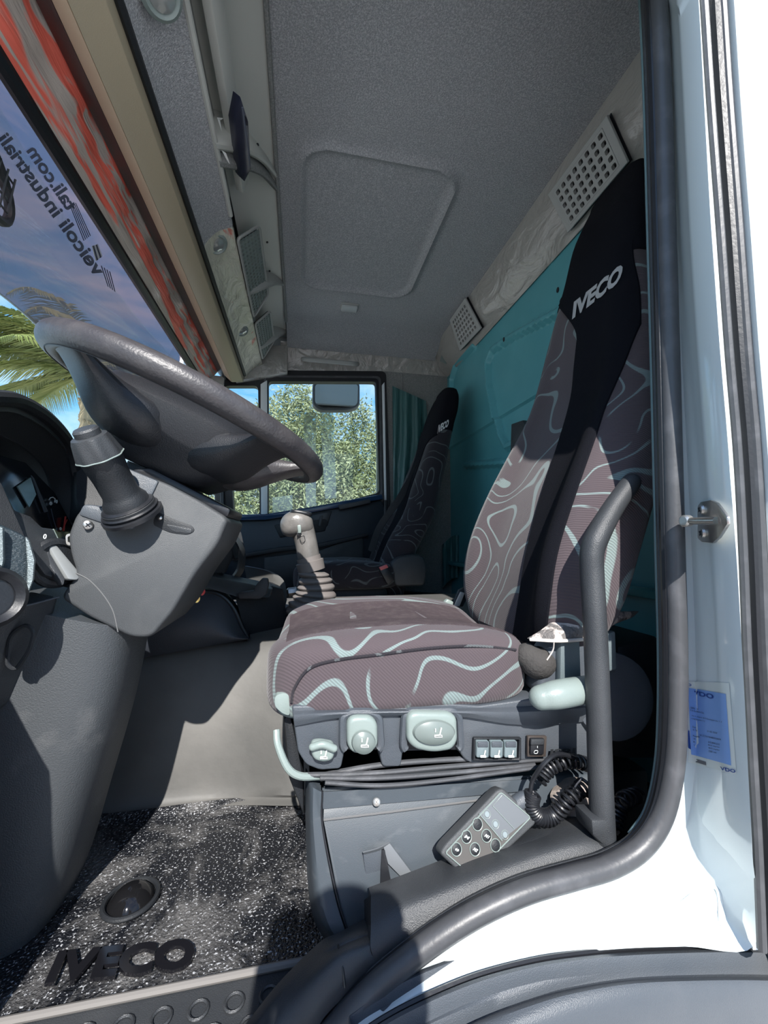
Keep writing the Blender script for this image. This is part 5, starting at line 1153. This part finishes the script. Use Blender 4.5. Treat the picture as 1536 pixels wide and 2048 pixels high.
# ---- door seal around the opening
sealo = [(1300, -700), (1322, -120), (1333, 0), (1342, 200), (1349, 450), (1356, 700), (1361, 900), (1366, 1100), (1371, 1300), (1370, 1450), (1362, 1550), (1340, 1640), (1296, 1706), (1230, 1748), (1150, 1772), (1060, 1798), (970, 1838), (885, 1890), (800, 1955), (730, 2020), (660, 2100), (600, 2180)]
def inset(pts, d):
    out = []
    for i, p in enumerate(pts):
        a = Vector(pts[max(i - 1, 0)]); b = Vector(pts[min(i + 1, len(pts) - 1)]); t = (b - a).normalized(); n = Vector((-t.y, t.x)); n = -n if False else n; out.append((p[0] + n.x * d, p[1] + n.y * d))
    return out
sl = thing('door_seal', 'thick black rubber seal following the driver door opening', 'door seal', V(.5, .52, -.5))
finish('bulb', tube([P(x, y, .512) for x, y in inset(sealo, 17)], .0135, 14, 5), M_rub, sl)
finish('inner_lip', tube([P(x, y, .520) for x, y in inset(sealo, 35)], .0075, 10, 5), M_rubd, sl)
finish('clip_lip', tube([P(x, y, .530) for x, y in inset(sealo, 45)], .0052, 8, 5), M_black, sl)
finish('trim_lip', tube([P(x, y, .538) for x, y in inset(sealo, 53)[:13]], .0030, 8, 5), mat('teal_edge', (.10, .16, .17), .4), sl)
# inner face of the B-post behind the seal
finish('pillar_inner', ribbon([pp(inset(sealo, 40)[:14], .545), pp(inset(sealo, 47)[:14], .60), pp(inset(sealo, 20)[:14], .66)], Vector((.02, 0, 0)), 3, 2), M_blackd, kind='structure')
# ---- white painted jamb and lower corner
outer = [(1350, -700), (1386, -120), (1397, 0), (1408, 200), (1422, 450), (1440, 700), (1456, 900), (1472, 1100), (1484, 1300), (1492, 1450), (1497, 1560), (1504, 1700), (1510, 1890), (1370, 1893), (1250, 1897), (1130, 1908), (1050, 1922), (960, 1945), (880, 1975), (800, 2012), (740, 2045), (700, 2075)]
so_o = sealo
def jy(k, i):
    """depth of the jamb between seal (0) and outer edge (1)"""
    if i < 11: return .520 - .012 * k - .085 * max(0, (k - .22) / .78) ** 1.1
    f = min(1, (i - 11) / 4); a = .520 - .012 * k - .085 * max(0, (k - .22) / .78) ** 1.1; b_ = .520 - .03 * math.sin(k * math.pi / 2)
    return a * (1 - f) + b_ * f
rails_j = []
for k in [i / 10 for i in range(11)]:
    rails_j.append([P(a[0] + (b_[0] - a[0]) * k, a[1] + (b_[1] - a[1]) * k, jy(k, i)) for i, (a, b_) in enumerate(zip(sealo, outer))])
jamb = finish('jamb', ribbon(rails_j, Vector((.004, .03, 0)), 6, 0), M_white, kind='structure')
SJ = Surf(jamb)
def stube(px, r, m, nm, par, off=0, smooth=6):
    pts = [SJ.at(x, y, off) for x, y in px]; pts = [p for p in pts if p]; return finish(nm, tube(pts, r, 10, smooth), m, par)
stube([(1190, 1858), (1198, 1848), (1290, 1842), (1350, 1820), (1400, 1785), (1422, 1772), (1436, 1782), (1442, 1810), (1444, 1852)], .0045, M_white, 'press_line', jamb, -.0028)
# outer white quarter panel and the ribbed rubber strip at the door edge
strip = [(1380, -700), (1420, -120), (1430, 0), (1443, 200), (1462, 450), (1480, 700), (1497, 900), (1508, 1100), (1516, 1300), (1524, 1450), (1530, 1560), (1538, 1700), (1546, 1900)]
es = thing('edge_seal', 'ribbed dark rubber strip down the rear edge of the white door post', 'rubber strip', P(1520, 1900, .43))
finish('strip', tube([P(x, y, .435) for x, y in strip], .014, 10, 6), M_rubd, es)
finish('strip_lip', tube([P(x - 22, y, .425) for x, y in strip], .005, 8, 6), M_rub, es)
finish('strip_face', tube([P(x + 14, y, .425) for x, y in strip], .006, 8, 6), M_rub, es)
finish('quarter_panel', ribbon([[P(x + 38 + k, y, .415 - .0004 * k) for x, y in strip] for k in (0, 60, 140, 260)], Vector((.004, .03, 0)), 3, 0), M_white, kind='structure')
finish('body_fill', ribbon([[P(x + k, y, .445 + .002 * (k > 0)) for x, y in strip] for k in (-40, 60)], Vector((.004, .02, 0)), 3, 0), M_whitein, kind='structure')
finish('side_panel', box(V(.79, .435, .05), (.36, .02, 2.2), bev=.004), M_white, kind='structure')
# ---- wheel arch cover
fo = [(1600, 1905), (1560, 1900), (1500, 1897), (1400, 1897), (1250, 1903), (1130, 1915), (1050, 1929), (960, 1953), (880, 1984), (800, 2022), (740, 2058), (700, 2090)]
wac = thing('wheel_arch_cover', 'black plastic wheel arch cover below the white door corner', 'wheel arch', V(.5, .4, -.8))
R1 = [P(x, y, .485) for x, y in fo]
R2 = [P(x + 6, y + 8, .470) for x, y in fo]
R3 = [P(x + 18, y + 52 + .08 * max(0, 1200 - x), .462) for x, y in fo]
R4 = [P(x + 20, y + 60 + .09 * max(0, 1200 - x), .448) for x, y in fo]
R5 = [P(x + 22, y + 72 + .10 * max(0, 1200 - x), .440) for x, y in fo]
R6 = [P(x + 30, y + 140, .430) for x, y in fo]; R7 = [P(x + 40, y + 300, .425) for x, y in fo]
finish('arch_panel', ribbon([R1, R2, R3, R4, R5, R6, R7], Vector((0, .03, 0)), 4, 3), M_grey, wac)
finish('arch_lip', tube([P(x, y - 4, .482) for x, y in fo], .003, 6, 4), M_rubd, wac)
finish('under_body', box(V(.5, .9, -.75), (1.5, .6, .2), bev=0), M_blackd, wac)
# ---- striker latch on the post
lt_ = thing('door_striker', 'steel door striker plate with bolt and two cross screws on the white post', 'striker', SJ.at(1425, 1045, 0))
c0 = SJ.at(1425, 1045, .002); nJ = (SJ.at(1425, 1045, .01) - SJ.at(1425, 1045, 0)).normalized()
JQ = lambda x, y, l=0: PP(x, y, c0, nJ) + nJ * l
JQ0 = JQ
tp = [(1398, 1012), (1404, 1004), (1424, 1000), (1436, 1006), (1457, 1034), (1458, 1048), (1440, 1076), (1428, 1086), (1406, 1084), (1398, 1076)]
finish('plate', prism([JQ(x, y, .002) for x, y in tp], -nJ * .004, .001), M_steel, lt_)
for x, y in ((1409, 1019), (1411, 1066)):
    q = JQ(x, y, .002); g = finish('screw', revolve([(.0068, 0), (.0062, .003), (.003, .0036), (0, .0036)], q, nJ, 18), M_zinc, lt_)
    u = nJ.orthogonal().normalized(); v = nJ.cross(u)
    for a_, b_ in ((u, v), (v, u)): finish('cross_slot', prism([q + nJ * .0042 + a_ * .0042 * s + b_ * .0009 * t for s, t in ((-1, -1), (1, -1), (1, 1), (-1, 1))], nJ * .0005), M_rubd, g)
finish('bolt', tube([JQ(1440, 1041, .004), JQ(1424, 1041, .018), JQ(1408, 1041, .022)], .0050, 14), M_steel, lt_)
finish('bolt_collar', revolve([(.0085, 0), (.0085, .008), (.006, .010)], JQ(1412, 1041, .020), (P(1390, 1041, .47) - P(1412, 1041, .47)), 18), M_zinc, lt_)
finish('catch', prism([JQ(1371, 1033, .020), JQ(1400, 1034, .020), JQ(1402, 1052, .020), JQ(1371, 1054, .020)], -nJ * .006, .0015), M_zinc, lt_)
# ---- service sticker on the post
sk0 = [SJ.at(x, y, .0006) for x, y in ((1373, 1365), (1460, 1372), (1476, 1548), (1373, 1530))]
vd = thing('service_sticker', 'blue and white tachograph service sticker low on the white door post', 'sticker', SJ.at(1415, 1450, 0))
decal('backing', sheet(12, 20), quadmap([(1376, 1524), (1474, 1549), (1459, 1366), (1376, 1362)]), SJ, M_swhite, vd, .0006)
decal('blue_field', sheet(12, 20), quadmap([(1381, 1508), (1464, 1531), (1453, 1388), (1375, 1375)]), SJ, M_sblue, vd, .0012)
decal('navy_edge', sheet(2, 6), quadmap([(1375, 1495), (1380, 1498), (1377, 1460), (1374, 1460)]), SJ, M_navy, vd, .0016)
def jt(s, c, m=M_navy, off=.0018, fo=.03):
    b = text_mesh(s, fo); decal('print', b, quadmap(c), SJ, m, vd, off)
jt('VDO', [(1388, 1389), (1430, 1399), (1430, 1389), (1386, 1380)]); jt('VDO', [(1444, 1541), (1474, 1546), (1473, 1539), (1443, 1533)])
jt('O', [(1373, 1370), (1381, 1372), (1381, 1367), (1373, 1366)])
for s, x, y, x1 in (('SERV. 1924', 1379, 1416, 1399), ('F.lli Guastafierro Snc', 1379, 1421, 1411), ('Via S. Gennaro di S.Giuseppe snc 1, 5', 1381, 1432, 1447), ('I-74020 (Castel T.)', 1381, 1438, 1412), ('Data', 1383, 1454, 1390), ('N. Telaio', 1384, 1460, 1397), ('21-05-2024', 1417, 1464, 1437), ('W.ZCFA75B4802534574', 1402, 1472, 1445), ('Pneumatici', 1384, 1472, 1402), ('W', 1385, 1478, 1389), ('K', 1385, 1484, 1389), ('L', 1386, 1490, 1388), ('315/80R22.5', 1419, 1486, 1442), ('8625 imp/km', 1419, 1492, 1442), ('8625 imp/km', 1420, 1498, 1442), ('3285 mm', 1420, 1504, 1436)):
    dy = (x1 - x) * .22; jt(s, [(x, y), (x1, y + dy), (x1, y + dy - 3.4), (x, y - 3.4)], M_ink, .0018, .0)
decal('bar_patch', sheet(3, 2), quadmap([(1392, 1524), (1414, 1531), (1413, 1524), (1391, 1517)]), SJ, mat('patch_grey', (.12, .12, .13), .5), vd, .0012)
# ---- grab handle
ghd = thing('grab_handle', 'black tubular grab handle standing up from the sill beside the driver seat', 'handle', P(1205, 1690, .565))
finish('tube', sausage([P(1206, 1672, .56), P(1201, 1560, .565), P(1196, 1400, .57), P(1190, 1250, .575), P(1184, 1150, .58), P(1184, 1105, .58), P(1196, 1070, .58), P(1225, 1018, .59), P(1262, 965, .60)], [.0175, .0175, .0175, .0175, .018, .018, .018, .0165, .0155], 22, 8), M_black, ghd)
finish('foot', plate([(1183, 1640), (1224, 1640), (1232, 1685), (1212, 1697), (1186, 1672)], .545, .04, .005), M_black, ghd)
# ---- open driver door, standing beyond the left of the view
dd = thing('driver_door', 'open white driver door standing forward of the door opening', 'door', V(-.62, .2, -.6))
rotd = Matrix.Rotation(math.radians(-12), 3, 'Z')
dc = V(-.66, .0, 0)
finish('outer_skin', box(dc + Vector((-.04, 0, -.35)), (.03, .92, .62), rotd, .01), M_white, dd)
finish('inner_trim', box(dc + Vector((.0, 0, -.35)), (.05, .90, .60), rotd, .015), M_black, dd)
finish('window_frame', ring([dc + rotd @ Vector((0, a, b_)) for a, b_ in ((-.46, -.04), (.46, -.04), (.40, .80), (-.40, .80))], [dc + rotd @ Vector((0, a, b_)) for a, b_ in ((-.40, .02), (.40, .02), (.35, .74), (-.35, .74))], Vector((.04, 0, 0)), .004), M_white, dd)
finish('door_pane', prism([dc + rotd @ Vector((.02, a, b_)) for a, b_ in ((-.41, .01), (.41, .01), (.36, .75), (-.36, .75))], Vector((.004, 0, 0))), M_gl, dd)

# ---- the photographer, standing outside before the open door
pt = thing('person', 'person in a red t-shirt and dark trousers holding up a phone before the open door', 'person', (0, -.33, 0))
def skin(name, verts, edges, rad, m, par, sub=2):
    me = bpy.data.meshes.new(name); me.from_pydata([Vector(v) - WL[par] for v in verts], edges, []); o = bpy.data.objects.new(name, me); COL.objects.link(o); o.parent = par; WL[o] = WL[par]
    md = o.modifiers.new('s', 'SKIN'); me.skin_vertices.new() if not me.skin_vertices else None
    for i, r in enumerate(rad): me.skin_vertices[0].data[i].radius = (r, r * (.72 if isinstance(r, float) and r > .1 else 1)) ; me.skin_vertices[0].data[i].use_root = (i == 0)
    sb = o.modifiers.new('d', 'SUBSURF'); sb.levels = sb.render_levels = sub; sb2 = None
    me.materials.append(m)
    dg = bpy.context.evaluated_depsgraph_get(); dg.update(); m2 = bpy.data.meshes.new_from_object(o.evaluated_get(dg)); o.modifiers.clear(); o.data = m2
    m2.polygons.foreach_set('use_smooth', [True] * len(m2.polygons)); return o
M_skin = mat('skin', (.50, .31, .22), .5); M_shirt = mat('red_shirt', (.62, .04, .03), .85, bump=(60, .3)); M_trs = mat('dark_trousers', (.03, .035, .05), .8); M_hair = mat('dark_hair', (.03, .022, .018), .7, bump=(200, .6))
X0, Y0 = .0, -.33
J = [(X0, Y0, .98), (X0, Y0, 1.16), (X0, Y0 + .01, 1.36), (X0, Y0 + .02, 1.50), (X0, Y0 + .03, 1.60),
     (X0 - .19, Y0 + .01, 1.47), (X0 - .25, Y0 + .10, 1.26), (X0 - .10, Y0 + .20, 1.55), (X0 + .19, Y0 + .01, 1.47), (X0 + .25, Y0 + .10, 1.26), (X0 + .10, Y0 + .20, 1.55),
     (X0 - .10, Y0, .92), (X0 - .11, Y0 + .02, .50), (X0 - .11, Y0 - .02, .09), (X0 - .12, Y0 + .12, .035), (X0 + .10, Y0, .92), (X0 + .11, Y0 + .02, .50), (X0 + .11, Y0 - .02, .09), (X0 + .12, Y0 + .12, .035)]
E = [(0, 1), (1, 2), (2, 3), (3, 4), (3, 5), (5, 6), (6, 7), (3, 8), (8, 9), (9, 10), (0, 11), (11, 12), (12, 13), (13, 14), (0, 15), (15, 16), (16, 17), (17, 18)]
skin('body', J, E, [.15, .14, .16, .10, .055, .065, .045, .028, .065, .045, .028, .10, .065, .045, .04, .10, .065, .045, .04], M_skin, pt)
skin('shirt', [J[0], J[1], J[2], J[3], J[5], (X0 - .24, Y0 + .06, 1.34), J[8], (X0 + .24, Y0 + .06, 1.34)], [(0, 1), (1, 2), (2, 3), (3, 4), (4, 5), (3, 6), (6, 7)], [.17, .16, .175, .115, .08, .06, .08, .06], M_shirt, pt)
skin('trousers', [J[0], J[11], J[12], J[13], J[15], J[16], J[17]], [(0, 1), (1, 2), (2, 3), (0, 4), (4, 5), (5, 6)], [.16, .115, .08, .06, .115, .08, .06], M_trs, pt)
hdv = Vector((X0, Y0 + .04, 1.755))
finish('head', sbox(hdv, (.075, .095, .12), .9, .9, 28, 22, f=lambda p: Vector((p.x * (1 - .25 * max(0, -p.z / .12)), p.y + .012 * (p.y > 0) * math.exp(-((p.z + .01) / .03) ** 2 - (p.x / .02) ** 2), p.z))), M_skin, pt)
finish('hair', sbox(hdv + Vector((0, -.018, .03)), (.084, .098, .105), .9, .9, 24, 18), M_hair, pt)
for sx_ in (-1, 1):
    finish('ear', sbox(hdv + Vector((sx_ * .078, -.01, -.01)), (.01, .018, .03), .9, .9, 12, 10), M_skin, pt)
    finish('eye', sbox(hdv + Vector((sx_ * .030, .085, .008)), (.013, .010, .009), 1, 1, 12, 10), M_icon, pt)
    h = Vector((X0 + sx_ * .10, Y0 + .20, 1.55)); g = finish('palm', sbox(h + Vector((-sx_ * .012, .04, .06)), (.018, .035, .045), .8, .8, 16, 12), M_skin, pt)
    for k in range(4): finish('finger', sausage([h + Vector((-sx_ * .015, .06 + .004 * k, .045 + .018 * k)), h + Vector((-sx_ * .020, .098, .05 + .018 * k)), h + Vector((-sx_ * (.045 + .003 * (k % 2)), .104, .055 + .018 * k))], [.0085, .0078, .0065], 8, 3), M_skin, pt)
    finish('thumb', sausage([h + Vector((-sx_ * .01, .03, .05)), h + Vector((-sx_ * .03, .035, .075)), h + Vector((-sx_ * .05, .045, .09))], [.0095, .0085, .007], 8, 3), M_skin, pt)
finish('nose', sbox(hdv + Vector((0, .10, -.018)), (.012, .016, .022), .9, .9, 12, 10), M_skin, pt)
finish('mouth', sbox(hdv + Vector((0, .086, -.058)), (.022, .008, .006), .9, .9, 12, 8), mat('lips', (.45, .2, .17), .5), pt)
tag(finish('phone', box((X0, -.032, 1.615), (.145, .009, .075), bev=.004), M_rubd, None), 'dark phone held up in both hands outside the cab', 'phone')
